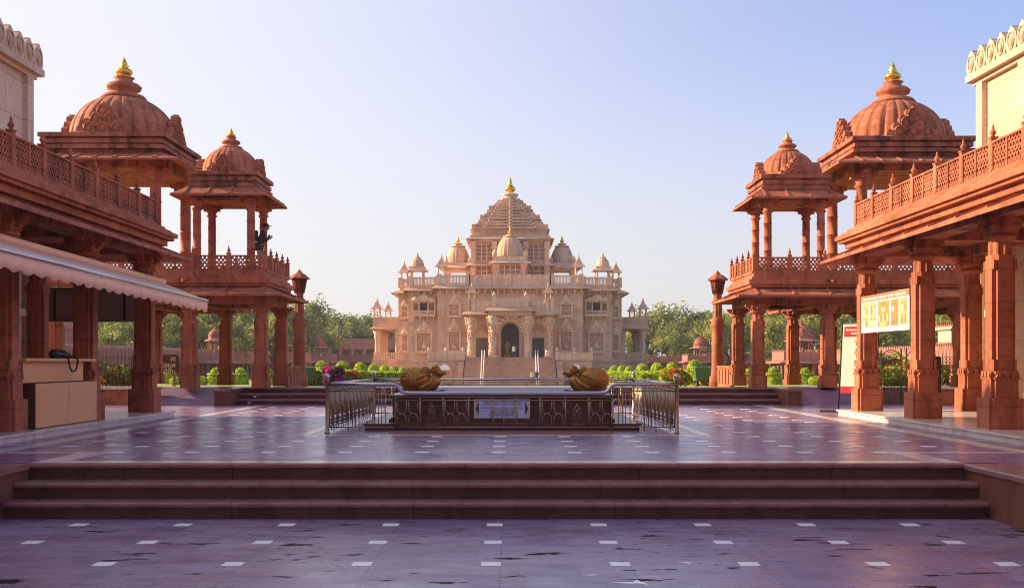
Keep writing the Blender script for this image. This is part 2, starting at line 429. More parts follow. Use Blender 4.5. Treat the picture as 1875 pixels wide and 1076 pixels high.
def balustrade(parent, P, Q, z, n, h, mat='redplain', pw=.11, ends=(1, 1), dpt=.05, bar=None):
    """base rail part > posts and pierced panels along P-Q"""
    (xa, ya), (xb, yb) = P, Q
    L = math.hypot(xb - xa, yb - ya); al = math.atan2(yb - ya, xb - xa); seg = L / n
    m = MB(); hw = .07
    if abs(xb - xa) > abs(yb - ya): m.box(min(xa, xb), max(xa, xb), ya - hw, ya + hw, z - .06, z)
    else: m.box(xa - hw, xa + hw, min(ya, yb), max(ya, yb), z - .06, z)
    rail = m.build('balustrade', mat, parent)
    key = (round(seg - pw, 2), round(h, 2), mat)
    if key not in PANELS: PANELS[key] = panel_mesh(seg - pw + .01, h * .9, mat, dpt, *(bar or (.105, .014)))
    if ('p', round(h, 2), pw, mat) not in PANELS: PANELS[('p', round(h, 2), pw, mat)] = post_mesh(h, pw, mat)
    for i in range(n + 1):
        if (i == 0 and not ends[0]) or (i == n and not ends[1]): continue
        t = i / n
        link('post', PANELS[('p', round(h, 2), pw, mat)], rail, (xa + (xb - xa) * t - wloc(parent).x, ya + (yb - ya) * t - wloc(parent).y, z - wloc(parent).z))
    for i in range(n):
        t = (i + .5) / n
        link('lattice_panel', PANELS[key], rail, (xa + (xb - xa) * t - wloc(parent).x, ya + (yb - ya) * t - wloc(parent).y, z - wloc(parent).z), al)
    return rail
def dome_shape(m, cx, cy, Rr, zb, H, lobes=24, seg=6, top=.80, rows=14, pw=.92, groove=.07):
    prof = [(Rr * 1.0, zb)]
    for i in range(1, rows + 1):
        t = top * i / rows
        prof.append((Rr * math.cos(t * PI / 2) ** pw, zb + H * math.sin(t * PI / 2) / math.sin(top * PI / 2)))
    fl = lambda k, n: 1 - groove if k % seg == 0 else 1
    m.lathe(prof, cx, cy, lobes * seg, fl)
    return prof[-1]
def kalash(m, cx, cy, z, h, r):
    m.lathe([(r * .55, z), (r * .75, z + .03 * h), (r * .4, z + .08 * h), (r * .8, z + .14 * h), (r, z + .26 * h), (r * .92, z + .36 * h), (r * .5, z + .46 * h), (r * .34, z + .5 * h), (r * .6, z + .55 * h), (r * .3, z + .6 * h), (r * .42, z + .66 * h), (r * .3, z + .75 * h), (r * .1, z + .9 * h), (.004, z + h)], cx, cy, 16)
def gable_mesh(w, h, t, mat):
    """stepped scalloped pediment standing in XZ, facing -Y"""
    m = MB(); a = w / 2
    n = 4; pts = [(-a, 0)]
    for i in range(n):
        x0 = -a + a * i / n; x1 = -a + a * (i + 1) / n; z0 = h * i / n; z1 = h * (i + 1) / n
        for q in range(6):
            u = q / 5
            an = PI * .95 - u * PI * .75
            pts.append(((x0 + x1) / 2 + (x1 - x0) * .62 * math.cos(an), z0 + (z1 - z0) * .45 + (z1 - z0) * .66 * math.sin(an)))
    pts.append((0, h * 1.1))
    full = pts + [(-x, z) for x, z in reversed(pts[:-1])]
    m.prism(full, 0, t, 'y')
    for row, (k, z) in enumerate(((3, .16), (2, .48), (1, .78))):
        for i in range(k):
            x = (i - (k - 1) / 2) * w / 3.9
            rr = w / 9.5
            m.tube([(x + rr * math.cos(q), -.01, h * z + rr * 1.15 * math.sin(q)) for q in [2 * PI * j / 12 for j in range(12)]], rr * .22, 5, True)
            m.ell((x, 0, h * z), (rr * .42, rr * .4, rr * .55), 8, 5)
    for s in (-1, 1):
        m.tube([(s * a * .99, -.0, .02), (s * a * .02, -.0, .02)], w * .02, 5)
    return m.mesh('gable', mat)
def col_mesh(H, r, mat):
    p = [(r * 1.5, 0), (r * 1.5, .05 * H), (r * 1.15, .06 * H), (r * 1.1, .075 * H), (r * 1.4, .085 * H), (r * 1.45, .12 * H), (r * 1.1, .135 * H), (r * 1.3, .14 * H), (r * 1.3, .15 * H), (r, .155 * H)]
    for t in (.33, .52, .70):
        p += [(r, t * H - .012), (r * 1.12, t * H - .008), (r * 1.12, t * H + .008), (r, t * H + .012)]
    p += [(r * .97, .84 * H), (r * 1.3, .855 * H), (r * 1.35, .87 * H), (r * 1.0, .885 * H), (r * 1.3, .92 * H), (r * 1.7, .945 * H), (r * 1.7, H)]
    m = MB(); m.lathe(p, 0, 0, 16)
    for dx, dy in ((1, 0), (-1, 0), (0, 1), (0, -1)):
        for (t, z0, z1) in ((2.1, .93, .965), (2.8, .965, 1.0)):
            x0, x1 = sorted((0, dx * r * t)) if dx else (-.6 * r, .6 * r)
            y0, y1 = sorted((0, dy * r * t)) if dy else (-.6 * r, .6 * r)
            m.box(x0, x1, y0, y1, z0 * H, z1 * H - .001)
    return m.mesh('column', mat)
def chhatri(parent, cx, cy, zd, sp, r, zt, eave_h, eave_z, ch, cz0, cz1, DR, dz, DH, fz, fh, label, mat='redplain', gw=1.0, gh=.6):
    """roofed kiosk: part 'kiosk_roof' > eave, dome, finial, gable, column"""
    m = MB(); s = sp / 2
    m.box(cx - s - r * 1.5, cx + s + r * 1.5, cy - s - r * 1.5, cy + s + r * 1.5, zt, eave_z + .32)   # beam block and ceiling
    H = cz1 - cz0
    for (q, a, b) in ((.90, -.18, 0), (1.0, 0, .22), (.93, .22, .36), (.97, .36, .62), (.92, .62, .74), (1.02, .74, 1.0)):
        m.cbox(cx, cy, ch * q, ch * q, cz0 + H * a, cz0 + H * b)
    roof = m.build('kiosk_roof', 'reddark', parent)
    roof['label'] = label
    e = MB(); e.skirt(cx - s - r * 1.6, cx + s + r * 1.6, cy - s - r * 1.6, cy + s + r * 1.6, eave_z + .28, eave_z, eave_h - s - r * 1.6, .07, .6)
    e.build('eave', mat, roof)
    d = MB(); pr, pz = dome_shape(d, cx, cy, DR, dz, DH)
    d.lathe([(DR * 1.03, cz1 - .01), (DR * 1.03, dz + .03), (DR * .98, dz + .05)], cx, cy, 48)
    d.lathe([(pr * .9, pz - .08), (DR * .40, pz - .05), (DR * .43, pz), (DR * .38, pz + .06 * DR), (DR * .24, pz + .09 * DR), (DR * .24, pz + .15 * DR), (DR * .31, pz + .18 * DR), (DR * .33, pz + .24 * DR), (DR * .27, pz + .29 * DR), (DR * .17, pz + .32 * DR), (DR * .16, pz + .38 * DR), (DR * .2, pz + .41 * DR), (DR * .12, fz)], cx, cy, 32)
    d.build('dome', mat, roof)
    k = MB(); kalash(k, cx, cy, fz, fh, DR * .165); k.build('finial', 'gold', roof)
    g = gable_mesh(gw, gh, .22, mat); W = wloc(roof)
    o = ch * .93
    for dx, dy, rz in ((0, -o, 0), (0, o, PI), (o, 0, PI / 2), (-o, 0, -PI / 2)):
        link('gable', g, roof, (cx + dx - W.x, cy + dy - W.y, cz1 - W.z), rz)
    cm = col_mesh(zt - zd, r, mat)
    for dx in (-s, s):
        for dy in (-s, s): link('column', cm, roof, (cx + dx - W.x, cy + dy - W.y, zd - W.z))
    return roof
# ------------------------------------------------------------------ ground, floors, steps
def ground():
    xs = [-900, -400, -200, -120, -80, -60, -45] + [x for x in range(-40, 41, 2)] + [45, 60, 80, 120, 200, 400, 900]
    ys = [-300, -60, 0, 20, 33.6, 33.95] + [34.5 + 1.5 * i for i in range(28)] + [80 + 5 * i for i in range(30)] + [250, 300, 400, 600, 1000, 2500]
    vs = [(x, y, gz(x, y)) for y in ys for x in xs]; n = len(xs)
    fs = [(j * n + i, j * n + i + 1, (j + 1) * n + i + 1, (j + 1) * n + i) for j in range(len(ys) - 1) for i in range(n - 1)]
    m = MB(); m.add(vs, fs, True)
    struct(m.build('lawn_ground', 'grass', fix=False))
ground()
XL, XR = -6.17, 5.83          # ends of the front steps
m = MB(); m.box(XL - .02, XR + .02, -12, 12.97, -.9, -.612); struct(m.build('lower_plaza', 'slateW'))
m = MB()
m.box(XL, XR, 13.75, 32.2, -.7, 0); m.box(-60, XL - .45, -12, 32.2, -.7, 0); m.box(XR + .45, 60, -12, 32.2, -.7, 0)
m.box(XL - .45, XL, 13.75, 32.2, -.7, 0); m.box(XR, XR + .45, 13.75, 32.2, -.7, 0)
struct(m.build('upper_plaza', 'slate'))
def step_profile(y, z, r):     # y = outermost edge of the nosing, z = top; faces -Y
    q = .035
    return [(y + .7, z), (y + q * .5, z), (y + .004, z - .014), (y, z - q * .8), (y + .006, z - q * 1.5), (y + .03, z - q * 2), (y + .045, z - q * 2.1), (y + .045, z - r), (y + .7, z - r)]
m = MB()
for i, (y, z, xe) in enumerate(((13.6, 0.003, 0), (13.22, -.204, .0), (12.92, -.408, 0))):
    x = XL
    rr = random.Random(40 + i)
    while x < XR:
        x2 = min(XR, x + rr.uniform(2.2, 3.1))
        if XR - x2 < 1: x2 = XR
        pr = step_profile(y, z, .212)
        m.cur = 0; m.prism([(p[0], p[1]) for p in pr[:7]] + [(y + .7, z - q) for q in (.0735,)], x + .003, x2 - .003, 'x', False)
        m.cur = 1; m.box(x + .003, x2 - .003, y + .046, y + .7, z - .209, z - .074)
        x = x2
struct(m.build('front_steps', ['nosing', 'granite']))
m = MB()                        # cheek walls beside the front steps
for s, xe in ((-1, XL), (1, XR)):
    a, b = sorted((xe + s * .003, xe + s * .45))
    m.cur = 0; m.box(a, b, -12, 13.75, -.8, -.07)
    m.cur = 1
    a2, b2 = sorted((xe - s * .04, xe + s * .45))
    m.prism([(a2, -.07), (b2, -.07), (b2, .004), (a2 + (.01 if s > 0 else 0), .004), (a2, -.02)], -12, 13.59, 'y')
struct(m.build('plaza_retaining_edge', ['cheek', 'nosing']))
# inlaid white tiles and pale stone bands
m = MB()
for j in range(-9, 2):
    y = 11.29 + 1.215 * j
    for i in range(-5, 6):
        x = -.18 + 1.22 * i
        if XL < x < XR and y < 12.7: m.box(x - .093, x + .093, y - .093, y + .093, -.62, -.608)
for j in range(0, 17):
    y = 15.3 + 1.07 * j
    for i in range(-30, 31):
        x = -.165 + 1.1 * i
        if y > 31.3 or (-3.5 < x < 3.3 and 19 < y < 25.2) or abs(x) > 40: continue
        if 7.4 < abs(x) < 13 : continue
        m.box(x - .10, x + .10, y - .10, y + .10, -.01, .004)
struct(m.build('white_floor_tiles', 'white'))
m = MB()
m.box(XL + .02, XR - .02, 13.68, 14.0, -.01, .0042)
for s, xe in ((-1, XL), (1, XR)):
    a, b = sorted((xe - s * .02, xe - s * .4)); m.box(a, b, 14.0, 15.15, -.01, .0046)
    a, b = sorted((xe - s * .4, s * 9)); m.box(a, b, 15.15, 15.36, -.01, .0042)
    a, b = sorted((s * 7.25, s * 7.55)); m.box(a, b, 15.36, 31.9, -.01, .0038)
for (a, b, c, d) in ((-3.75, 3.55, 18.75, 18.95), (-3.75, 3.55, 25.3, 25.5)): m.box(a, b, c, d, -.01, .0042)
for (a, b) in ((-3.75, -3.55), (3.35, 3.55)): m.box(a, b, 18.95, 25.3, -.01, .0042)
struct(m.build('pale_floor_bands', 'pale'))
# far steps, ramps and terrace
m = MB()
TZ = .50
for i, (y, z) in enumerate(((32.15, .167), (32.6, .334), (33.05, TZ))):
    pr = step_profile(y, z, .17)
    m.cur = 0; m.prism(pr[:7] + [(y + .7, z - .0735)], -8.28, 8.18, 'x')
    m.cur = 1; m.box(-8.28, 8.18, y + .046, y + .7, z - .168, z - .074)
struct(m.build('far_steps', ['nosing', 'graniteD']))
m = MB(); m.box(-40, 40, 33.7, 34.25, -.7, TZ - .004); m.box(-8.28, 8.18, 33.3, 33.7, -.7, TZ - .006)
for s in (-1, 1):
    a, b = sorted((s * 8.58, s * 10.95))
    m.prism([(31.6, -.1), (31.6, .002), (33.7, TZ - .006), (33.7, -.1)], a, b, 'x')
struct(m.build('terrace', 'slate'))
m = MB()
for (a, b) in ((-8.72, -8.29), (8.19, 8.62)):
    m.cur = 0; m.box(a, b, 31.4, 33.72, -.1, .43)
    m.cur = 1; m.box(a - .03, b + .03, 31.36, 33.72, .43, .50)
struct(m.build('ramp_side_walls', ['cheek', 'nosing']))
# ------------------------------------------------------------------ colonnade building (right), mirrored to the left
PB = pillar_proto(3.64, .40, .60)
def colonnade():
    t = thing('colonnade', 'sunlit red sandstone colonnade with the picture banner between its pillars', 'colonnade', (8.5, 25, 0), 'facing sandstone colonnades')
    m = MB(); m.box(8.0, 12.4, 11.8, 25.95, -.02, .10); m.box(7.96, 12.4, 11.75, 26.0, .10, .14); m.build('plinth', 'pale', t)
    W = wloc(t)
    for y in (25.4, 21.95, 18.5, 15.05, 12.4):
        add_pillar(PB, t, (8.51 - W.x, y - W.y, .14))
        add_pillar(PB, t, (11.0 - W.x, y - W.y, .14))
    m = MB()
    m.box(8.29, 8.73, 11.9, 25.72, 3.782, 4.03); m.box(10.8, 11.2, 11.9, 25.72, 3.782, 4.03)
    for y in (25.4, 21.95, 18.5, 15.05, 12.4): m.box(8.73, 10.8, y - .18, y + .18, 3.784, 4.02)
    m.build('beam', 'reddark', t)
    m = MB()
    m.box(8.12, 12.3, 11.8, 25.85, 4.03, 4.16); m.box(8.0, 12.3, 11.75, 25.97, 4.16, 4.23); m.box(7.93, 12.3, 11.7, 26.03, 4.23, 4.33)
    m.box(8.05, 12.3, 11.75, 25.92, 4.33, 4.40); m.box(8.16, 12.3, 11.8, 25.82, 4.40, 4.48)
    m.build('cornice', 'redplain', t)
    m = MB(); m.skirt(8.30, 12.0, 12.2, 25.4, 4.02, 3.75, .70, .07, 1.15); m.build('eave', 'redplain', t)
    balustrade(t, (8.32, 25.55), (8.32, 12.35), 4.54, 11, .60)
    balustrade(t, (8.32, 25.55), (11.9, 25.55), 4.54, 3, .60, ends=(0, 1))
    return t
right_col = colonnade()
left_col = mirror_tree(right_col, None, -.6, 'shaded red sandstone colonnade with the striped awning and wooden counter in front')
def cream_hall():
    t = thing('stone_hall', 'sunlit cream stone hall wall with lotus battlements above the banner colonnade', 'building', (11.9, 27, 0), 'cream halls behind the colonnades')
    x0, y1, zt = 11.9, 27.0, 8.3
    m = MB(); m.box(x0, 22, 11.8, y1, -.1, zt)
    m.build('wall', 'cream', t)
    m = MB()
    ys = [y1 - .24 - 2.05 * i for i in range(8)]
    for i, y in enumerate(ys): m.box(x0 - .13, x0 + .01, y - .16, y + .16, 0, zt - .001)
    for i in range(7):
        for z in (.5, 2.5, 4.6, 6.55): m.box(x0 - .11, x0 + .01, ys[i + 1] + .16, ys[i] - .16, z - .09, z + .09)
    m.build('pilaster', 'cream', t)
    m = MB(); m.lathe([(.16, .14), (.16, .5), (.11, .55), (.1, 1.6), (.13, 1.63), (.13, 1.7), (.1, 1.73), (.1, 2.6), (.13, 2.63), (.13, 2.7), (.1, 2.73), (.1, 3.6), (.17, 3.8), (.17, 4.0)], x0 - .14, y1 - .35, 14); m.build('attached_column', 'cream', t)
    m = MB(); m.box(x0 - .12, 22, 11.7, y1 + .12, zt, zt + .1); m.box(x0 - .26, 22, 11.6, y1 + .24, zt + .1, zt + .27); m.build('cornice', 'cream', t)
    lotus = MB(); pts = []
    for q in range(13):
        a = PI * (q / 12)
        pts.append((.25 * math.sin(a) ** .8 * (1 if q < 7 else .98), -.05 + .33 - .33 * math.cos(a)))
    out = [(-.19, 0)] + [(.19, 0)] + [(.24, .14), (.245, .27), (.2, .42), (.11, .53), (.06, .56), (.05, .6), (-.05, .6), (-.06, .56), (-.11, .53), (-.2, .42), (-.245, .27), (-.24, .14)]
    lotus.prism(out, -.09, .09, 'y')
    lotus.tube([(.15 * math.cos(2 * PI * k / 14), -.10, .27 + .2 * math.sin(2 * PI * k / 14)) for k in range(14)], .022, 5, True)
    lotus.ell((0, -.09, .25), (.08, .05, .12), 10, 6)
    lm = lotus.mesh('battlement', 'cream'); W = wloc(t)
    for i in range(30): link('battlement', lm, t, (x0 - .12 - W.x, y1 + .02 - .5 * i - W.y, zt + .27), -PI / 2)
    for i in range(8): link('battlement', lm, t, (x0 + .25 + .5 * i - W.x, y1 + .14 - W.y, zt + .27), PI)
    return t
right_hall = cream_hall()
left_hall = mirror_tree(right_hall, None, -.6, 'shaded cream stone hall wall with lotus battlements above the awning colonnade')
right_hall.rotation_euler.z = R(2.2)
# ------------------------------------------------------------------ gateway pavilion (right), mirrored to the left
PP = pillar_proto(2.60, .38, .50)
def pavilion():
    t = thing('gateway_pavilion', 'sunlit red sandstone gateway pavilion with domed kiosks beside the picture banner', 'pavilion', (9, 34, 0), 'facing gateway pavilions')
    W = wloc(t)
    spots = [(7.79, 33.5), (9.98, 33.5), (14.2, 33.5), (16.5, 33.5), (7.79, 36.4), (9.98, 37.6), (12.1, 40.2), (13.25, 40.2), (16.9, 40.2)]
    for x, y in spots: add_pillar(PP, t, (x - W.x, y - W.y, .49))
    m = MB()
    z0, z1 = 3.09, 3.36
    m.box(7.62, 16.7, 33.33, 33.67, z0, z1); m.box(7.62, 7.96, 33.67, 36.57, z0, z1); m.box(7.96, 10.1, 36.25, 36.57, z0, z1)
    m.box(9.8, 10.15, 36.57, 40.4, z0, z1); m.box(10.15, 16.7, 40.05, 40.4, z0, z1); m.box(16.35, 16.7, 33.67, 40.05, z0, z1); m.box(9.82, 10.12, 33.67, 36.25, z0, z1)
    for x in (12.1, 14.3): m.box(x - .15, x + .15, 33.67, 40.05, z0 + .01, z1)
    m.build('beam', 'reddark', t)
    m = MB()
    def slab(p, a, b):
        m.box(7.62 - p, 16.7, 33.33 - p, 36.6 + p, a, b); m.box(10.2, 16.7 + p, 36.6 + p, 40.4 + p, a, b - .002)
    slab(-.02, z1, 3.62); slab(.10, 3.62, 3.72); slab(.17, 3.72, 3.86); slab(.08, 3.86, 3.95); slab(0, 3.95, 4.08)
    m.build('cornice', 'redplain', t)
    m = MB(); m.skirt(7.64, 16.6, 33.35, 36.55, 3.62, 3.36, .62, .07, 1.1); m.skirt(10.2, 16.6, 36.9, 40.3, 3.61, 3.355, .62, .07, 1.1); m.build('eave', 'redplain', t)
    balustrade(t, (7.66, 33.4), (16.5, 33.4), 4.13, 8, .50, bar=(.12, .016))
    balustrade(t, (7.66, 33.4), (7.66, 36.8), 4.13, 4, .50, ends=(0, 1), bar=(.12, .016))
    balustrade(t, (7.66, 36.8), (10.3, 36.8), 4.13, 3, .50, ends=(0, 1), bar=(.12, .016))
    chhatri(t, 9.1, 34.95, 4.08, 1.7, .125, 6.42, 1.50, 6.50, 1.10, 6.78, 7.26, .90, 7.36, .80, 8.48, .36, 'smaller domed kiosk at the front corner', gw=.95, gh=.52)
    chhatri(t, 13.53, 37.65, 4.08, 3.28, .185, 7.72, 2.75, 7.88, 2.05, 8.32, 8.84, 1.80, 8.92, 1.50, 11.16, .74, 'larger domed kiosk standing further back', gw=1.75, gh=.95)
    # low parapet wall beside the lamp pillar
    m = MB(); m.box(7.56, 7.72, 36.66, 38.85, .2, 1.10); m.box(7.53, 7.75, 36.66, 38.85, 1.10, 1.16)
    for k in range(4): m.box(7.53, 7.57, 36.78 + k * .52, 37.14 + k * .52, .55, 1.02)
    for k in range(3): m.box(7.62 , 7.66, 36.62, 36.665, .5, .6)
    m.build('parapet', 'redplain', t)
    m = MB()                     # drain spout under the balustrade
    m.tube([(9.9, 33.2, 3.84), (9.95, 32.95, 3.80), (10.0, 32.8, 3.76)], .05, 8); m.build('spout', 'reddark', t)
    return t
right_pav = pavilion()
left_pav = mirror_tree(right_pav, None, -.6, 'shaded red sandstone gateway pavilion with a person leaning on its balcony')
left_pav.location.x += .10
def lamp_pillar():
    t = thing('lamp_pillar', 'sunlit red sandstone lamp pillar left of the right gateway pavilion', 'lamp pillar', (7.62, 39.1, .3), 'carved lamp pillars')
    x, y = 7.62, 39.1
    m = MB(); m.lathe([(.30, .3), (.30, .75), (.24, .80), (.24, .95), (.22, 1.0), (.215, 1.9), (.23, 1.95), (.23, 2.0), (.215, 2.05), (.215, 2.5), (.25, 2.56), (.27, 2.66), (.22, 2.74), (.25, 2.8), (.22, 2.86), (.17, 2.92)], x, y, 24)
    m.lathe([(.17, 2.9), (.165, 3.45)], x, y, 32, lambda k, n: 1 if k % 4 < 2 else .9, False)
    m.lathe([(.165, 3.45), (.2, 3.5), (.2, 3.56), (.15, 3.6), (.15, 3.75), (.2, 3.8)], x, y, 8, phase=.5, smooth=False); m.build('shaft', 'redplain', t)
    m = MB()
    m.lathe([(.17, 3.8), (.255, 4.28)], x, y, 8, phase=.5, smooth=False)
    for k in range(8):
        a = 2 * PI * (k + .5) / 8; b = 2 * PI * (k + 1.5) / 8
        for q in (0, .33, .66, 1):
            p0 = (x + .18 * math.cos(a + (b - a) * q), y + .18 * math.sin(a + (b - a) * q), 3.8); p1 = (x + .27 * math.cos(a + (b - a) * q), y + .27 * math.sin(a + (b - a) * q), 4.28)
            m.tube([p0, p1], .014, 4)
        for z in (.0, .33, .66):
            r0 = .185 + .085 * z
            m.tube([(x + r0 * math.cos(a), y + r0 * math.sin(a), 3.8 + .48 * z), (x + r0 * math.cos(b), y + r0 * math.sin(b), 3.8 + .48 * z)], .014, 4)
    m.build('lantern', 'reddark', t)
    m = MB(); m.lathe([(.385, 4.28), (.385, 4.32), (.31, 4.38), (.22, 4.46), (.12, 4.5), (.1, 4.54), (.04, 4.60), (.005, 4.66)], x, y, 8, phase=.5, smooth=False); m.build('cap', 'redplain', t)
    return t
rl = lamp_pillar()
mirror_tree(rl, None, -.6, 'shaded red sandstone lamp pillar right of the left gateway pavilion')

# unseen building added behind the viewer to darken the camera-facing stone
m = MB()
for k in range(6): m.box(-22 + k * 8, -18 + k * 8, -13, -5, -.7, 5.2)
m.box(-22, 22, -13, -5, 5.2, 11)
struct(m.build('unseen_gatehouse', 'redplain'))

m = MB()                         # white paint splashes on the lower floor
for (x, y, pts) in ((1.09, 9.23, ((-.22, .0), (-.02, .03), (.02, .12), (.05, .03), (.13, .05), (.07, -.01), (.1, -.1), (.02, -.04), (-.06, -.05))), (.72, 9.55, ((-.09, 0), (.04, .02), (.09, .0), (0, -.02))), (1.68, 10.15, ((-.09, .05), (.1, -.03), (.02, -.05)))):
    m.prism([(x + a, y + b) for a, b in pts], -.63, -.6085)
struct(m.build('floor_splash', 'white'))
for i, (x, y, z, l, w_, h_) in enumerate(((-7.83, 32.645, .25, 'upper small white step light at the left end of the far steps', .05, .045), (-7.88, 32.195, .085, 'lower small white step light at the left end of the far steps', .05, .045))):
    m = MB(); m.box(x - w_, x + w_, y - .012, y + .02, z - h_, z + h_); o = m.build('step_light', 'pale', None, (x, y, z)); tag(o, l, 'step light')
# ------------------------------------------------------------------ fountain pedestal and its steel railing
def pedestal():
    t = thing('fountain_pedestal', 'dark brown granite fountain pedestal with a pale blue notice inside the steel railing', 'fountain', (-.15, 21.5, 0))
    m = MB(); m.box(-2.74, 2.44, 20.1, 24.0, -.01, .10); m.box(-2.78, 2.48, 20.06, 24.04, .10, .135); m.build('base_step', 'graniteD', t)
    m = MB(); m.box(-2.24, 1.92, 20.62, 23.6, .135, .60)
    m.box(-2.34, 2.02, 20.54, 23.7, .135, .20); m.box(-2.30, 1.98, 20.57, 23.66, .20, .225)
    for k in range(8): 
        x = -2.24 + k * .594
        if k not in (3, 4): m.box(x + .0, x + .03, 20.595, 20.63, .225, .6)
    m.build('block', 'graniteD', t)
    m = MB(); m.box(-2.34, 2.02, 20.52, 23.7, .60, .66); m.build('top_slab', 'graniteD', t)
    m = MB(); m.box(-2.1, 1.8, 22.3, 23.55, .66, .77); m.build('rear_curb', 'white', t)
    m = MB()                        # plaque
    m.box(-.70, .385, 20.565, 20.62, .21, .585)
    m.cur = 1
    m.box(-.605, .29, 20.560, 20.57, .213, .582)
    m.cur = 2
    for xs, s in ((-.605, -1), (.29, 1)):
        m.prism([(xs, .53), (xs, .27), (xs + s * .06, .40)], 20.556, 20.57, 'y')
    rr = random.Random(3)
    for i, (a, b) in enumerate(((-.50, .22), (-.52, .22), (-.55, .26), (-.37, .08), (-.40, .13), (-.41, .11), (-.41, .1))):
        z = .51 - i * .037 - (.03 if i > 1 else 0); x = a
        while x < b:
            w = rr.uniform(.02, .06); m.box(x, min(b, x + w), 20.556, 20.57, z, z + .013); x += w + .012
    m.build('notice_plaque', ['pale', 'blueprint', 'navy'], t)
    return t
pedestal()
def railing():
    t = thing('steel_railing', 'steel railing with brass bars enclosing the granite fountain pedestal', 'railing', (-.1, 22, 0))
    xa, xb, y0, y1 = -3.32, 3.03, 19.35, 24.6
    for x, y in ((xa, y0), (xb, y0), (xa + .17, y1), (xb - .17, y1)):
        m = MB(); m.lathe([(.05, 0), (.05, .02), (.036, .03), (.036, .96), (.045, .97), (.03, .99)], x, y, 12)
        p = m.build('post', 'brass', t)
        m = MB(); m.ell((x, y, 1.03), (.055, .055, .055), 14, 9); m.build('ball', 'steel', p)
    m = MB()
    m.tube([(xa, y0, .89), (-2.12, y0, .89), (-2.06, y0, .87), (-2.02, y0, .82), (-1.97, y0, .76), (-1.9, y0, .735), (-1.8, y0, .73), (1.6, y0, .73), (1.7, y0, .735), (1.76, y0, .76), (1.81, y0, .82), (1.85, y0, .87), (1.92, y0, .89), (xb, y0, .89)], .036, 10)
    m.build('top_rail', 'steel', t)
    m = MB(); m.tube([(xa, y0, .89), (xa + .17, y1, .89)], .03, 10); m.build('top_rail', 'steel', t)
    m = MB(); m.tube([(xb, y0, .89), (xb - .17, y1, .89)], .03, 10); m.build('top_rail', 'steel', t)
    m = MB(); m.tube([(xa + .17, y1, .89), (xb - .17, y1, .89)], .03, 10); m.build('top_rail', 'steel', t)
    def arcpair(m, P, x, z0, z1, w):    # two facing curves meeting like an X, as on the photographed bars
        zm = (z0 + z1) / 2
        for s in (-1, 1):
            up = [P(x + s * w, z1)] + [P(x + s * w * math.cos(q), zm + .10 - .10 * math.sin(q)) for q in (0, .5, 1.0, 1.4)] + [P(x, zm)]
            dn = [P(x + s * w, z0)] + [P(x + s * w * math.cos(q), zm - .10 + .10 * math.sin(q)) for q in (0, .5, 1.0, 1.4)] + [P(x, zm)]
            m.tube(up, .008, 5); m.tube(dn, .008, 5)
    def panel(P, L, ztop, name, leafy):
        m = MB()
        for z in (.115, ztop - .06): m.tube([P(0, z), P(L, z)], .013, 6)
        m.tube([P(0, ztop - .0), P(L, ztop - .0)], .008, 5)
        u = 0; k = 0
        while u < L - .1:
            unit = .46
            if not leafy and k % 2 == 1:
                for q in (.03, .44): m.tube([P(min(L, u + q), .115), P(min(L, u + q), ztop)], .0085, 5)
                if k in (1, 7):
                    c = u + .235
                    for s in (-1, 1):
                        m.tube([P(c, .17), P(c + s * .07, .28), P(c + s * .06, .40), P(c, .54)], .005, 5); m.tube([P(c, .24), P(c + s * .035, .32), P(c, .44)], .004, 5); m.tube([P(c, .17), P(c + s * .06, .15), P(c + s * .12, .19), P(c + s * .13, .14)], .005, 5)
            elif leafy:
                for q in (.04, .12, .38, .46): m.tube([P(min(L, u + q), .03 if q in (.12, .38) and leafy else .115), P(min(L, u + q), ztop)], .0085, 5)
                c = u + .25
                if c + .1 < L:
                    m.tube([P(c + .075 * math.cos(v), .42 + .12 * math.sin(v)) for v in [2 * PI * j / 14 for j in range(14)]], .007, 5, True)
                    m.tube([P(c, .115), P(c, .30), P(c, .54), P(c, ztop)], .007, 5)
                    for s in (-1, 1):
                        m.tube([P(c, .2), P(c + s * .06, .16), P(c + s * .1, .2), P(c + s * .07, .25), P(c + s * .04, .22)], .006, 5)
                        m.tube([P(c, .5), P(c + s * .07, .58), P(c + s * .11, ztop - .07)], .006, 5)
            else:
                for q in (.02, .46): m.tube([P(min(L, u + q), .115), P(min(L, u + q), ztop)], .0085, 5)
                for q in (.13, .34):
                    if u + q + .09 < L: arcpair(m, P, u + q, .115, ztop - .06, .085)
            u += .47 if leafy else .44; k += 1
        return m.build(name, 'brass', t)
    panel(lambda u, z: (xa + u, y0, z), 1.2, .83, 'railing_panel', True)
    panel(lambda u, z: (xb - u, y0, z), 1.2, .83, 'railing_panel', True)
    panel(lambda u, z: (-2.1 + u, y0, z), 3.96, .66, 'railing_panel', False)
    panel(lambda u, z: (xa + .17 * u / (y1 - y0), y0 + u, z), y1 - y0, .83, 'railing_panel', True)
    panel(lambda u, z: (xb - .17 * u / (y1 - y0), y0 + u, z), y1 - y0, .83, 'railing_panel', True)
    panel(lambda u, z: (xa + .17 + u, y1, z), xb - xa - .34, .83, 'railing_panel', False)
    # low steel kerb the front bars stand on
    m = MB(); m.box(-2.2, 1.9, y0 - .02, y0 + .02, 0, .03)
    m.build('foot_bar', 'brass', t)
railing()
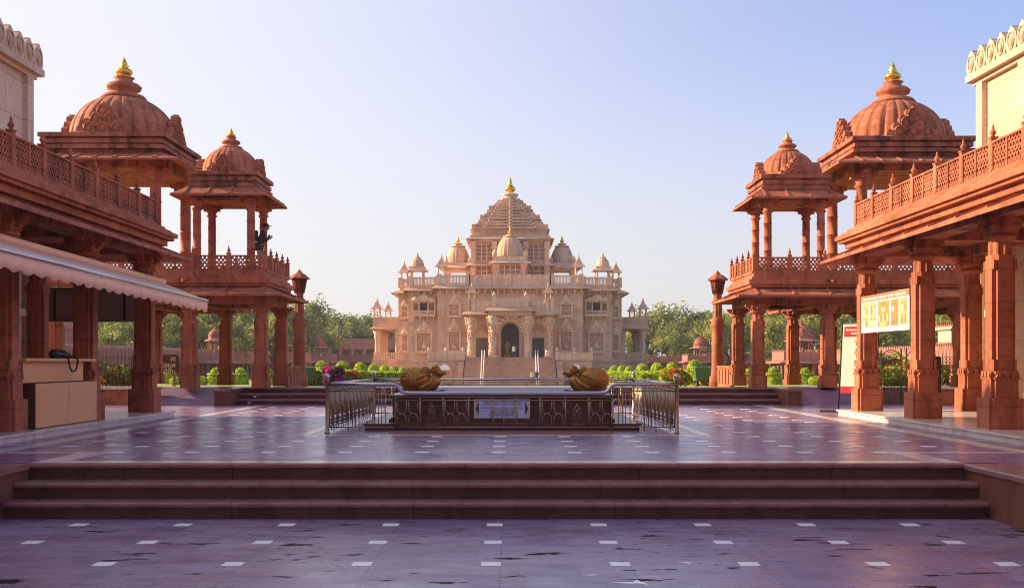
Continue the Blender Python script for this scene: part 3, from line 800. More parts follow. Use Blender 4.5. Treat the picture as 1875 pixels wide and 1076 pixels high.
def statue():
    """cast fountain figure: ringed shell body, flaring lip, curly head and snouted beast head; local +X is the front"""
    t = thing('fountain_figure', 'gold shell-bodied beast figure on the left end of the fountain pedestal', 'statue', (-1.62, 20.98, .70), 'gold beast figures on the fountain')
    x0, y0, z0 = t.location
    def at(x, y, z): return (x0 + x, y0 + y, z0 + z)
    ax = Vector((-.62, -.72, .18)).normalized()
    def ring(d):
        th = math.acos(max(-1, min(1, d.dot(ax))))
        f = max(0, 1 - th / 1.55)
        saw = ((th + .06 * math.atan2(d.z, d.x)) * 5.0) % 1.0
        q = 1 + .11 * (saw ** 1.5 - .55) * (1 if f > 0 else 0) * min(1, f * 3 + .1)
        q += .022 * math.sin(d.x * 27 + d.y * 9) * math.sin(d.z * 25 + d.y * 11)
        return q
    m = MB()
    m.ell(at(-.245, 0, .245), (.30, .27, .25), 90, 60, ring)
    m.tube([at(-.20, 0, .13), at(-.06, 0, .13), at(.06, 0, .17), at(.14, 0, .24), at(.19, 0, .31)], [.17, .18, .165, .135, .10], 20)   # flaring lip
    for s in (-1, 1): m.tube([at(-.24, s * .16, .10), at(-.10, s * .19, .10), at(.03, s * .15, .18), at(.10, s * .12, .26), at(.13, s * .09, .30)], [.03, .05, .05, .04, .015], 12)
    m.tube([at(-.2, -.255, .26), at(-.08, -.22, .33), at(.02, -.15, .36)], [.02, .04, .015], 10)
    m.build('shell_body', 'bronze', t)
    def curls(h, c, r, n, seed, xa, xb):
        rr = random.Random(seed)
        for _ in range(n):
            d = Vector((rr.uniform(xa, xb), rr.gauss(0, .7), rr.gauss(.15, .7))).normalized()
            q = r * rr.uniform(.14, .27)
            h.ell(at(c[0] + d.x * r, c[1] + d.y * r * .9, c[2] + d.z * r), (q, q, q), 7, 5)
    h = MB(); c = (-.03, -.03, .40)
    h.ell(at(*c), (.10, .09, .10), 16, 10); curls(h, c, .098, 60, 5, -1, .6)
    h.ell(at(c[0] + .06, c[1] - .02, c[2] - .025), (.035, .035, .03), 10, 7)
    h.tube([at(-.10, -.05, .40), at(-.15, -.06, .405), at(-.19, -.06, .425)], [.035, .02, .004], 7)
    for s in (-1, 1): h.ell(at(c[0] + .055, c[1] + s * .03, c[2] + .015), (.013, .012, .013), 7, 5)
    h.build('curly_head', 'bronze', t)
    h = MB(); c = (.165, 0, .43)
    h.ell(at(*c), (.095, .085, .09), 16, 10); curls(h, c, .092, 55, 9, -1, .2)
    h.tube([at(.16, 0, .41), at(.22, 0, .385), at(.275, 0, .37), at(.305, 0, .365)], [.085, .075, .062, .05], 14)      # upper jaw
    h.tube([at(.15, 0, .37), at(.22, 0, .325), at(.27, 0, .31)], [.06, .045, .03], 12)                                  # lower jaw
    h.ell(at(.325, 0, .385), (.045, .052, .042), 12, 8)
    for s in (-1, 1):
        h.ell(at(.318, s * .024, .40), (.015, .014, .014), 8, 6)
        h.ell(at(.205, s * .05, .435), (.02, .018, .02), 10, 7)
        h.tube([at(.14, s * .05, .47), at(.12, s * .08, .50), at(.11, s * .09, .515)], [.024, .018, .004], 8)
        for q in (.24, .27, .30): h.tube([at(q, s * .026, .345), at(q, s * .026, .32)], [.009, .002], 5)
    h.tube([at(.12, 0, .36), at(.17, 0, .30), at(.19, 0, .24)], [.06, .05, .03], 10)
    h.build('beast_head', 'bronze', t)
    b = MB(); b.box(x0 - .42, x0 + .06, y0 - .2, y0 + .2, z0 - .04, z0 + .015)
    b.build('plinth', 'pale', t)
    b = MB(); b.hexa([at(.07, -.16, -.038), at(.25, -.14, -.038), at(.25, .14, -.038), at(.07, .16, -.038)], [at(.07, -.18, .03), at(.36, -.2, .06), at(.36, .2, .06), at(.07, .18, .03)])
    b.build('spout_bowl', 'graniteD', t)
    return t
st = statue()
st2 = mirror_tree(st, None, 0, 'gold shell-bodied beast figure on the right end of the fountain pedestal')
st2.location.x = 1.40
# ------------------------------------------------------------------ counter, bag, awning, blind (left)
def counter():
    t = thing('service_counter', 'light wood reception counter under the awning with a black bag on it', 'counter', (-8.5, 19.7, .14))
    m = MB(); m.box(-8.75, -8.18, 18.35, 21.0, .14, .93); m.build('body', 'woodD', t)
    m = MB(); m.box(-8.18, -8.16, 18.33, 19.67, .16, .92); m.box(-8.18, -8.16, 19.682, 21.02, .16, .92); m.build('front_panel', 'wood', t)
    m = MB(); m.box(-8.78, -8.32, 18.1, 20.75, .93, 1.31); m.cur = 1; m.box(-8.32, -8.30, 18.15, 20.7, .94, 1.30); m.build('upper_box', ['woodD', 'wood'], t)
    m = MB(); m.box(-8.85, -8.17, 18.0, 21.03, 1.31, 1.36); m.build('counter_top', 'wood', t)
counter()
def bag():
    t = thing('camera_bag', 'black bag with its strap hanging over the wooden counter edge', 'bag', (-8.3, 19.6, 1.36))
    m = MB()
    m.ell((-8.36, 19.75, 1.43), (.12, .33, .085), 22, 12, lambda d: 1 + .1 * math.sin(d.y * 9) * math.sin(d.x * 7 + d.z * 5))
    m.ell((-8.32, 19.45, 1.44), (.1, .14, .09), 14, 9); m.ell((-8.3, 19.98, 1.40), (.08, .12, .06), 12, 8)
    m.build('pouch', 'black', t)
    m = MB(); p = []
    for k in range(15):
        a = PI * k / 14; p.append((-8.14, 19.85 + .21 * math.cos(a), 1.36 - .24 * math.sin(a)))
    p = [(-8.3, 20.05, 1.42)] + p + [(-8.3, 19.62, 1.44)]
    m.tube(p, .018, 6); m.build('strap', 'black', t)
bag()
def awning():
    t = thing('awning', 'pale pink canvas awning with scalloped valance over the wooden counter', 'awning', (-7.6, 20, 2.8))
    ya, yb = 11.9, 25.3
    za = lambda y: 2.745 + (25.3 - y) * .0135
    m = MB(); n = 60
    for i in range(n):
        y0 = ya + (yb - .1 - ya) * i / n; y1 = ya + (yb - .1 - ya) * (i + 1) / n
        s = .006
        m.add([(-7.2, y0, za(y0) + .02), (-7.2, y1, za(y1) + .02), (-8.22, y1, za(y1) + .42), (-8.22, y0, za(y0) + .42),
               (-7.2, y0, za(y0) + .012), (-7.2, y1, za(y1) + .012), (-8.22, y1, za(y1) + .412), (-8.22, y0, za(y0) + .412)],
              [(0, 1, 2, 3), (4, 7, 6, 5), (0, 4, 5, 1), (2, 6, 7, 3)])
    m.build('canopy', 'canvas', t)
    m = MB(); n = 240                                     # wavy valance with scalloped hem
    ys = [ya + (yb - ya) * i / n for i in range(n + 1)]
    sc_ = lambda y: abs(math.sin(y * PI / .46))
    top = [(-7.19 + .006 * math.sin(y * 19), y, za(y) - .02) for y in ys]; bot = [(-7.19 + .018 * math.sin(y * 19), y, za(y) - .225 - .06 * sc_(y)) for y in ys]
    vs = top + bot + [(x - .006, y, z) for x, y, z in top] + [(x - .006, y, z) for x, y, z in bot]; k = n + 1; fs = []
    for i in range(n): fs += [(i, i + 1, k + i + 1, k + i), (2 * k + i, 3 * k + i, 3 * k + i + 1, 2 * k + i + 1), (k + i, k + i + 1, 3 * k + i + 1, 3 * k + i), (i, 2 * k + i, 2 * k + i + 1, i + 1)]
    m.add(vs, fs, True); m.build('valance', 'canvas', t)
    m = MB(); m.tube([(-7.19, ya, za(ya)), (-7.19, yb, za(yb))], .035, 10); m.build('front_bar', 'alu', t)
    m = MB(); m.tube([(-8.17, ya, za(ya) + .44), (-8.17, yb - .15, za(yb) + .44)], .06, 12); m.build('roller', 'canvas', t)
    for y in (24.4, 18.2, 12.5):
        m = MB(); m.tube([(-8.2, y, za(y) + .3), (-7.7, y - .35, za(y) + .12), (-7.22, y, za(y) - .02)], .022, 8); m.build('folding_arm', 'alu', t)
awning()
def blind():
    t = thing('hanging_blind', 'brown hanging blind with dark straps at the back of the awning colonnade', 'blind', (-10.4, 26.3, 2.6))
    x0, x1, z0, z1, y = PX(86, 26.3), PX(247, 26.3), PZ(587, 26.3), PZ(528, 26.3), 26.3
    m = MB(); m.box(x0, x1 + .1, y, y + .03, z0, z1); m.build('cloth', 'blind', t)
    for px in (100, 148, 228):
        x = PX(px, y); m = MB(); m.box(x - .035, x + .035, y - .012, y, z0, z1); m.build('strap', 'black', t)
    m = MB(); m.tube([(x0 - .05, y, z0), (x1 + .12, y, z0)], .03, 8); m.tube([(x0 - .05, y, z1), (x1 + .12, y, z1)], .035, 8); m.build('batten', 'woodD', t)
    m = MB()
    for x in (x0 + .3, x1 - .3): m.tube([(x, y, z1), (x, y - .15, 3.55)], .012, 6)
    m.build('hanger', 'black', t)
blind()
# ------------------------------------------------------------------ banner, standee (right)
def figure_blob(m, x, z, w, h, P):
    pass
def banner():
    t = thing('picture_banner', 'white picture banner with an orange header strip hung between sunlit pillars', 'banner', (8.3, 23.6, 2.4))
    x = 8.31; ya, yb = 22.17, 25.2; z0, z1 = 1.97, 2.83; W = yb - ya
    def bx(m, u0, u1, a, b, d): m.box(x - d, x + .006, yb - W * u1, yb - W * u0, z0 + (z1 - z0) * a, z0 + (z1 - z0) * b)
    m = MB(); m.box(x, x + .02, ya, yb, z0, z1); m.build('sheet', 'print', t)
    m = MB(); bx(m, 0, 1, .84, .999, .003)
    m.build('header_strip', 'orangeprint', t)
    m = MB(); rr = random.Random(8); u = .03
    words = [.09, .12, .11, .08, .1, .11, .13, .09]
    for w in words:
        q = u
        while q < u + w - .012:
            ww = rr.uniform(.008, .016); h = rr.uniform(.0, .016); bx(m, q, min(q + ww, u + w - .004), .872 + h, .932, .005); q += ww + .0015
        u += w + .012
    m.build('lettering', 'print', t)
    m = MB()
    for i, (a, b) in enumerate(((.03, .17), (.2, .34), (.375, .615), (.645, .8), (.83, .97))):
        m.cur = 1 if i in (2, 3) else 0
        bx(m, a, b, .13, .80, .003)
        m.cur = 0
    # centre shrine: round medallion, canopy, seated shapes
    def disc(c, zc, ru, rz, mi, d):
        m.cur = mi
        m.prism([(yb - W * c + W * ru * math.cos(q), z0 + (z1 - z0) * (zc + rz * math.sin(q))) for q in [2 * PI * k / 20 for k in range(20)]], x - d, x + .004, 'x')
    disc(.495, .62, .11, .19, 0, .005); disc(.495, .62, .095, .17, 1, .007); disc(.495, .58, .05, .09, 0, .009); disc(.495, .2, .075, .09, 0, .007)
    disc(.495, .66, .02, .03, 2, .011)
    for k in range(5):
        m.cur = 2 if k % 2 else 3; bx(m, .40 + k * .042, .418 + k * .042, .26, .44, .006)
    for c in (.07, .13, .24, .30, .69, .75, .87, .93):
        for zc in (.30, .62):
            mi = rr.choice((2, 3, 1)); h = rr.uniform(.06, .1)
            disc(c, zc - .06, .018, h, mi, .006); disc(c, zc + h * .75, .009, .03, 2, .008)
    m.cur = 0
    m.build('pictures', ['yellowprint', 'tanprint', 'olive', 'print'], t)
    m = MB()
    for z in (z0 + .01, z1 - .01): m.tube([(x + .01, ya - .02, z), (x + .01, yb + .02, z)], .014, 6)
    m.build('batten', 'alu', t)
banner()
def standee():
    t = thing('standing_sign', 'white standing sign with red top and foot beside the sunlit colonnade end', 'sign', (8.5, 27.4, 0)); t.rotation_euler.z = -.6
    x0, x1 = 8.50, 9.36; y = 27.4
    def tilt(z): return (z - .5) * .045
    m = MB()
    def pl(u0, u1, a, b, d):
        xa = x0 + (x1 - x0) * u0; xb = x0 + (x1 - x0) * u1
        m.hexa([(xa + tilt(a), y - d, a), (xb + tilt(a), y - d, a), (xb + tilt(a), y, a), (xa + tilt(a), y, a)], [(xa + tilt(b), y - d, b), (xb + tilt(b), y - d, b), (xb + tilt(b), y, b), (xa + tilt(b), y, b)])
    pl(0, 1, .5, 2.26, .02); m.build('board', 'print', t)
    m = MB(); pl(.04, .98, 1.94, 2.20, .026); pl(.0, 1, .5, .67, .026); m.build('red_band', 'redprint', t)
    m = MB(); rr = random.Random(2)
    for z, a, b in ((2.09, .1, .92), (2.0, .25, .75)):
        u = a
        while u < b: 
            w = rr.uniform(.02, .05); pl(u, u + w, z, z + rr.uniform(.035, .05), .03); u += w + .012
    m.build('lettering', 'print', t)
    m = MB()                        # painted garlanded figure, mostly behind the pillar
    for k in range(16):
        z = .74 + .075 * k
        m.cur = k % 2
        pl(.40 + .04 * math.sin(k * 1.7), .62 + .05 * math.sin(k * 2.1), z, z + .07, .024)
    m.build('picture', ['yellowprint', 'olive'], t)
    m = MB()
    m.tube([(x0 + tilt(0) - .03, y, 0.03), (x0 + tilt(2.28) - .03, y, 2.28)], .022, 6); m.tube([(x1 + tilt(0) + .03, y, 0.03), (x1 + tilt(2.28) + .03, y, 2.28)], .022, 6)
    m.tube([(x0 + .07, y, 2.28), (x1 + .12, y, 2.28)], .018, 6)
    m.box(x0 - .52, x0 + .02, y - .05, y + .05, 0.003, .05); m.box(x1 - .02, x1 + .4, y - .05, y + .05, 0.003, .05)
    m.build('frame', 'black', t)
standee()
# ------------------------------------------------------------------ iron fences, gate, post, brown sign
def iron_panel(m, P, L, z0, z1):
    for z in (z0 + .04, z1 - .16, z0 + .45): m.tube([P(0, z), P(L, z)], .012, 4)
    n = int(L / .11)
    for i in range(n + 1):
        u = L * i / n
        m.tube([P(u, z0), P(u, z1 - .05)], .012, 4)
        m.tube([P(u, z1 - .07), P(u - .03, z1 - .03), P(u, z1 + .02), P(u + .03, z1 - .03)], .009, 4, True)
        if i < n:
            c = u + L / n / 2
            for k in range(7):
                zc = z0 + .12 + k * (z1 - z0 - .3) / 6.5
                m.tube([P(c + .04 * math.cos(v), zc + .05 * math.sin(v)) for v in [2 * PI * j / 7 for j in range(7)]], .007, 4, True)
def fence(xa, xb, y, label):
    t = thing('iron_fence', label, 'fence', ((xa + xb) / 2, y, 0))
    m = MB(); m.box(xa, xb, y - .12, y + .12, -.02, .46); m.cur = 1; m.box(xa - .02, xb + .02, y - .2, y + .2, .46, .53); m.build('low_wall', ['redplain', 'pale'], t)
    L = xb - xa; n = max(1, round(L / 2.2))
    for i in range(n):
        m = MB(); q = L / n
        iron_panel(m, lambda u, z: (xa + i * q + u, y, z), q, .53, 1.62); m.build('fence_panel', 'iron', t)
    return t
fence(-16.5, -10.98, 32.6, 'rusty iron fence on a low wall beside the wooden counter')
fence(10.98, 11.42, 33.0, 'short iron fence on a low wall left of the arched iron gate')
fence(12.95, 16.8, 33.0, 'sunlit iron fence on a low wall right of the arched iron gate')
def gate():
    t = thing('iron_gate', 'arched iron gate standing open in the sunlit iron fence', 'gate', (12.2, 33, 0))
    for xa, s in ((11.5, 1), (12.9, -1)):
        m = MB(); y = 33.0; w = .62
        P = lambda u, z: (xa + s * u, y, z)
        for u in (0, w): m.tube([P(u, .04), P(u, 1.72 if u else 1.66)], .025, 6)
        for z in (.06, .36, 1.35): m.tube([P(0, z), P(w, z)], .016, 5)
        for k in range(1, 6): m.tube([P(w * k / 6, .36), P(w * k / 6, 1.35)], .009, 4)
        m.tube([P(w / 2 + w / 2 * math.cos(v), 1.36 + .3 * math.sin(v)) for v in [PI * j / 12 for j in range(13)]], .016, 5)
        for rr in (.16, .09): m.tube([P(w / 2 + rr * math.cos(v), 1.45 + rr * math.sin(v)) for v in [2 * PI * j / 12 for j in range(12)]], .01, 4, True)
        for k in range(3):
            c = w * (k + .5) / 3; m.tube([P(c + .08 * math.cos(v), .2 + .09 * math.sin(v)) for v in [2 * PI * j / 10 for j in range(10)]], .009, 4, True)
        for k in range(6):
            for q in range(6): m.tube([P(w * (k + .5) / 6 + .035 * math.cos(v), .46 + q * .15 + .05 * math.sin(v)) for v in [2 * PI * j / 7 for j in range(7)]], .007, 4, True)
        m.build('gate_leaf', 'iron', t)
gate()
def black_post():
    t = thing('black_post', 'black boxed post standing between the two right colonnade pillars', 'post', (11.55, 28.5, 0))
    x, y = PX(1715, 28.5), 28.5
    t.location = (x, y, 0)
    m = MB(); m.cbox(x, y, .095, .07, .4, 1.42); m.box(x - .075, x + .075, y - .05, y + .05, 1.42, 1.445); m.build('casing', 'black', t)
    m = MB(); m.cbox(x, y, .05, .05, .03, .4); m.cbox(x, y, .16, .14, .003, .03); m.build('foot', 'black', t)
black_post()
def text_mesh(body, size, depth, mat):
    cu = bpy.data.curves.new('lettering', 'FONT'); cu.body = body; cu.size = size; cu.extrude = depth; cu.align_x = 'RIGHT'; cu.space_line = .92
    o = bpy.data.objects.new('lettering', cu); C.objects.link(o)
    dg = bpy.context.evaluated_depsgraph_get(); me = bpy.data.meshes.new_from_object(o.evaluated_get(dg))
    bpy.data.objects.remove(o); me.materials.clear(); me.materials.append(M[mat]); me.transform(Matrix.Rotation(PI / 2, 4, 'X'))
    return me
def brown_sign():
    Y = 42.0; x1 = PX(328, Y); x0 = x1 - 1.9; z1, z0 = PZ(649, Y), PZ(682, Y)
    t = thing('garden_sign', 'brown garden sign board with white lettering behind the awning colonnade', 'sign', (x0, Y, gz(x0, Y)))
    r = .12; pts = [(x0, z0), (x1, z0), (x1, z1 - r)] + [(x1 - r + r * math.cos(a), z1 - r + r * math.sin(a)) for a in (.4, .8, 1.2)] + [(x1 - r, z1), (x0 + r, z1), (x0, z1 - r)]
    m = MB(); m.prism(pts, Y - .03, Y + .03, 'y'); m.build('board', 'signbrown', t)
    me = text_mesh('ता\nन संकुल\nहोगा।', .27, .004, 'print'); W = wloc(t)
    link('lettering', me, t, (x1 - .12 - W.x, -.036, z1 - .27 - W.z))
    m = MB()
    for x in (x0 + .2, x1 - .2): m.cbox(x, Y + .07, .035, .035, gz(x, Y) - .1, z1 - .1)
    m.build('leg', 'iron', t)
brown_sign()
# ------------------------------------------------------------------ temple
def temple():
    t = thing('temple', 'large pink sandstone temple with stepped tower, gold finial and broad front stairs', 'temple', (0, 150, -1.2))
    W = wloc(t)
    def part(m, name, mat='temple', parent=t): return m.build(name, mat, parent)
    zb = -2.6; ze = 11.75
    def sym(fn):
        for s in (-1, 1): fn(s)
    # --- walls with set-backs, plinth mouldings
    m = MB()
    m.box(-10.23, 10.23, 150, 190, zb, ze); m.box(-14.55, 14.55, 152.4, 188, zb, ze); m.box(-16.3, 16.3, 155.5, 186, zb, ze)
    part(m, 'wall')
    m = MB()
    for (z0, z1, p) in ((zb, 0.5, .55), (.5, .85, .75), (.85, 1.25, .45), (1.25, 1.55, .6), (1.55, 1.75, .3), (6.85, 7.0, .1), (11.0, 11.2, .12)):
        for hw, y, y2 in ((10.23, 150, 190), (14.55, 152.4, 188), (16.3, 155.5, 186)):
            k = .002 if hw > 15 else (.001 if hw > 12 else 0)
            m.box(-hw - p, hw + p, y - p, y2 + p, z0 + k, z1 - k)
    part(m, 'plinth_moulding')
    # --- porch side platforms and stairs
    for s in (-1, 1):
        m = MB()
        a, b = sorted((s * 6.15, s * 11.0))
        m.box(a, b, 142.6, 149.4, zb, 1.45); 
        a2, b2 = sorted((s * 6.02, s * 11.15)); m.box(a2, b2, 142.4, 149.4, 1.45, 1.62)
        for k in range(5):                                     # stepped buttresses down the stair edge
            yk = 142.4 - 1.0 * (k + 1); zk = 1.2 - .62 * k
            a3, b3 = sorted((s * 6.15, s * 6.95)); m.box(a3, b3, yk, yk + 1.0, zb, zk); m.box(a3 - .06, b3 + .06, yk - .05, yk + .9, zk, zk + .16)
        part(m, 'platform')
    m = MB()
    n = 16; zt = 1.9
    for i in range(n):
        y = 143.0 - .45 * i; z = zt - .26 * i
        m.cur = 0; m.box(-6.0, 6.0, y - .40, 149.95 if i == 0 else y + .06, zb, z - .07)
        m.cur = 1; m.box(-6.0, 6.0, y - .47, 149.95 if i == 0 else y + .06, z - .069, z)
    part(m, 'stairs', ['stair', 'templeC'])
    for s in (-1, 1):
        m = MB(); a, b = sorted((s * 6.3, s * 10.9))
        m.box(a, b, 142.7, 142.95, 1.62, 2.35); m.box(a - .05, b + .05, 142.65, 143.0, 2.35, 2.5)
        for q in (0, .5, 1): m.cbox(a + (b - a) * q, 142.8, .2, .25, 1.62, 2.72); m.ell((a + (b - a) * q, 142.8, 2.95), (.2, .2, .3), 10, 7)
        part(m, 'parapet', 'templeC')
        m = MB()                                              # little arched niche with white vault
        xc = s * 8.75
        m.prism([(xc - .95, -1.6), (xc + .95, -1.6), (xc + .95, .2)] + [(xc + .95 * math.cos(a), .2 + 1.0 * math.sin(a)) for a in [PI * k / 10 for k in range(1, 10)]] + [(xc - .95, .2)], 142.2, 142.45, 'y')
        m.cur = 1; m.prism([(xc + .72 * math.cos(a), .2 + .75 * math.sin(a)) for a in [PI * k / 10 for k in range(0, 11)]], 142.12, 142.3, 'y')
        m.cur = 2; m.box(xc - .72, xc + .72, 142.14, 142.3, -1.5, .18)
        part(m, 'niche', ['temple', 'white', 'templeD'])
    # --- porch
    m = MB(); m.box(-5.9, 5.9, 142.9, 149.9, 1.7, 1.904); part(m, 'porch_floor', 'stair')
    colm = MB(); H = 5.65; rr = random.Random(21)
    prof = []
    for i in range(40):
        q = i / 39; r = .40 + .07 * math.sin(q * 9) + .05 * math.sin(q * 55) + (.16 * max(0, q - .72) / .28) + .12 * max(0, .1 - q) / .1
        prof.append((r, H * q))
    colm.lathe(prof, 0, 0, 24, lambda k, n: 1 + .10 * math.sin(k * 2.6))
    colm.cbox(0, 0, .55, .55, 0, .3)
    for _ in range(150):
        q = rr.uniform(.06, .98); a = rr.uniform(0, 2 * PI); r = .45 + .15 * max(0, q - .7) / .3
        colm.ell((r * math.cos(a), r * math.sin(a), H * q), (.10, .10, .17), 6, 5)
    for dx in (-1, 1):
        colm.tube([(dx * .3, 0, H * .62), (dx * .62, 0, H * .80), (dx * .72, 0, H * .97)], [.08, .14, .18], 8)
    cm = colm.mesh('porch_column', 'templeC')
    for x, y in ((-5.3, 145), (-2.38, 143.7), (2.38, 143.7), (5.3, 145)): link('porch_column', cm, t, (x, y - 150, 1.9 + 1.2))
    m = MB(); m.box(-6.0, 6.0, 144.5, 149.9, 7.55, 8.35); m.box(-2.9, 2.9, 143.2, 149.9, 7.56, 8.7); part(m, 'porch_roof')
    m = MB(); m.skirt(-5.9, 5.9, 144.6, 149.9, 8.25, 7.75, .75, .12); m.skirt(-2.8, 2.8, 143.3, 149.9, 8.65, 8.2, .65, .12); part(m, 'eave', 'temple')
    def cusp(x0, x1, z0, z1, y, rad):                           # cusped hanging arch between columns
        m = MB(); n = 9
        for i in range(n):
            u = (i + .5) / n; a = PI * u
            x = (x0 + x1) / 2 - (x1 - x0) / 2 * math.cos(a); z = z0 + (z1 - z0) * math.sin(a)
            m.tube([(x + rad * math.cos(v), y, z + rad * math.sin(v)) for v in [2 * PI * k / 10 for k in range(10)]], rad * .42, 6, True)
            m.ell((x, y, z), (rad * .35, .12, rad * .35), 7, 5)
        part(m, 'toran_arch', 'templeC')
    cusp(-1.9, 1.9, 5.3, 7.2, 143.7, .32); cusp(-4.9, -2.8, 5.6, 6.9, 145.0, .2); cusp(2.8, 4.9, 5.6, 6.9, 145.0, .2)
    # doors
    arch = lambda hw, z0, zs, zt: [(-hw, z0), (hw, z0), (hw, zs)] + [(hw * math.cos(a), zs + (zt - zs) * math.sin(a)) for a in [PI * k / 14 for k in range(1, 14)]] + [(-hw, zs)]
    m = MB(); m.prism(arch(1.65, 1.9, 5.4, 7.05), 149.72, 150.02, 'y'); d = part(m, 'door_surround', 'templeC')
    m = MB(); m.prism(arch(1.26, 1.905, 5.35, 6.7), 149.68, 149.75, 'y'); part(m, 'doorway', 'dark', d)
    m = MB(); m.lathe([(.5, 1.9), (.5, 2.3), (.2, 2.4), (.25, 3.2), (.45, 3.5), (.12, 4.2), (.05, 4.3)], -.35, 149.5, 10); part(m, 'shrine_urn', 'iron', d)
    for s in (-1, 1):
        xc = s * 3.95; m = MB()
        m.box(xc - 1.05, xc + 1.05, 149.75, 150.02, 1.9, 4.95); m.prism([(xc - 1.15, 4.95), (xc + 1.15, 4.95), (xc, 5.9)], 149.8, 150.02, 'y'); d = part(m, 'door_surround', 'templeC')
        m = MB(); m.box(xc - .8, xc + .8, 149.71, 149.8, 1.905, 4.65)
        for k in range(4): m.box(xc - .8 + k * .53 - .02, xc - .8 + k * .53 + .02, 149.69, 149.72, 1.905, 4.65)
        part(m, 'side_door', 'doorG' if s < 0 else 'doorB', d)
    # porch parapets and kiosks
    m = MB()
    m.box(-5.7, 5.7, 144.7, 145.0, 8.3, 9.5); m.box(-2.2, 2.2, 143.5, 143.8, 8.65, 9.85)
    for x in (-5.7, -5.0, -2.2, 2.2, 5.0, 5.7): m.cbox(x, 144.75, .25, .28, 8.3, 10.0)
    for x in (-2.15, 2.15): m.cbox(x, 143.65, .3, .3, 8.65, 10.2); m.lathe([(.3, 10.2), (.2, 10.45), (.05, 10.8)], x, 143.65, 8); m.box(x - .12, x + .12, 143.95, 144.7, 8.65, 9.8)
    for k in range(14): m.box(-1.85 + k * .265, -1.68 + k * .265, 143.46, 143.51, 8.95, 9.6)
    for k in range(10):
        for s in (-1, 1):
            a, b = sorted((s * (2.5 + k * .24), s * (2.62 + k * .24))); m.box(a, b, 144.66, 144.71, 8.55, 9.25)
    part(m, 'parapet', 'templeC')
    # tiered kiosk, dome kiosk (roof kiosks repeated around the roof)
    def tier_kiosk(x, y, z, s, name='roof_kiosk'):
        m = MB()
        m.cbox(x, y, .55 * s, .55 * s, z, z + .15 * s)
        for dx in (-1, 1):
            for dy in (-1, 1): m.lathe([(.11 * s, z + .15 * s), (.08 * s, z + .3 * s), (.08 * s, z + 1.25 * s), (.14 * s, z + 1.4 * s)], x + dx * .42 * s, y + dy * .42 * s, 8)
        zz = z + 1.4 * s
        for hw in (.85, .62, .45, .3):
            m.tap(x, y, hw * s, zz, hw * .82 * s, zz + .16 * s); m.cbox(x, y, hw * .6 * s, hw * .6 * s, zz + .16 * s, zz + .26 * s); zz += .26 * s
        m.lathe([(.16 * s, zz), (.2 * s, zz + .12 * s), (.07 * s, zz + .25 * s), (.1 * s, zz + .35 * s), (.01, zz + .7 * s)], x, y, 8)
        return part(m, name, 'templeC')
    def dome_kiosk(x, y, z, hw, hcol, R_, hd, name='roof_kiosk', fin='templeC'):
        m = MB()
        for dx in (-1, 1):
            for dy in (-1, 1): m.lathe([(.2, z), (.14, z + .3), (.13, z + hcol - .3), (.22, z + hcol)], x + dx * hw * .75, y + dy * hw * .75, 8)
        m.cbox(x, y, hw * .95, hw * .95, z + hcol, z + hcol + .25); m.skirt(x - hw * .9, x + hw * .9, y - hw * .9, y + hw * .9, z + hcol + .3, z + hcol + .05, hw * .42, .08)
        m.cbox(x, y, hw, hw, z + hcol + .25, z + hcol + .6)
        k = part(m, name, 'templeC')
        d = MB(); p = dome_shape(d, x, y, R_, z + hcol + .55, hd, 16, 3, .82, 10, .8); d.lathe([(p[0] * 1.3, p[1] - .05), (p[0] * 1.3, p[1] + .1), (p[0] * .7, p[1] + .15), (p[0] * .6, p[1] + .3)], x, y, 16); part(d, 'dome', 'temple', k)
        f = MB(); kalash(f, x, y, p[1] + .28, hd * .42, R_ * .2); part(f, 'finial', fin, k)
        return k
    for s in (-1, 1): tier_kiosk(s * 5.2, 145.5, 9.55, .85)
    # --- main eave, roof parapet
    m = MB()
    m.skirt(-10.2, 10.2, 150.1, 190, 12.1, 11.65, 1.0, .14); m.skirt(-14.4, 14.4, 152.6, 188, 11.95, 11.5, 1.05, .14); m.skirt(-16.2, 16.2, 155.6, 186, 11.8, 11.3, 1.1, .14)
    part(m, 'eave')
    m = MB()
    for hw, y in ((10.2, 150), (14.4, 152.5), (16.2, 155.6)):
        x = -hw + .4
        while x < hw: 
            m.box(x - .1, x + .1, y - .55, y + .02, 11.0, 11.5); m.box(x - .08, x + .08, y - .3, y + .02, 10.7, 11.0); x += .9
    part(m, 'eave_bracket', 'templeC')
    m = MB()
    def para(xa, xb, y, z0, z1):
        m.box(xa, xb, y, y + .3, z0, z0 + .2); m.box(xa, xb, y - .04, y + .34, z1 - .2, z1)
        n = max(1, round(abs(xb - xa) / .2))
        for i in range(n + 1):
            x = xa + (xb - xa) * i / n; m.box(x - .07, x + .07, y + .08, y + .22, z0 + .2, z1 - .2)
        for x in (xa, xb): m.cbox(x, y + .15, .32, .3, z0, z1 + .15)
    m.box(-10.2, 10.2, 149.9, 190, 11.8, 12.2); m.box(-14.4, 14.4, 152.4, 188, 11.7, 12.15); m.box(-16.1, 16.1, 155.5, 186, 11.7, 12.1)
    for s in (-1, 1): para(*sorted((s * 5.9, s * 10.0)), 149.9, 12.2, 13.5); para(*sorted((s * 10.4, s * 14.2)), 152.3, 12.15, 13.4); para(*sorted((s * 14.6, s * 16.0)), 155.5, 12.1, 13.4)
    m.box(-5.6, 5.6, 149.9, 150.2, 12.2, 13.5)
    for k in range(9): m.cbox(-5.6 + k * 1.4, 149.95, .16, .2, 12.2, 13.62)
    part(m, 'parapet', 'templeC')
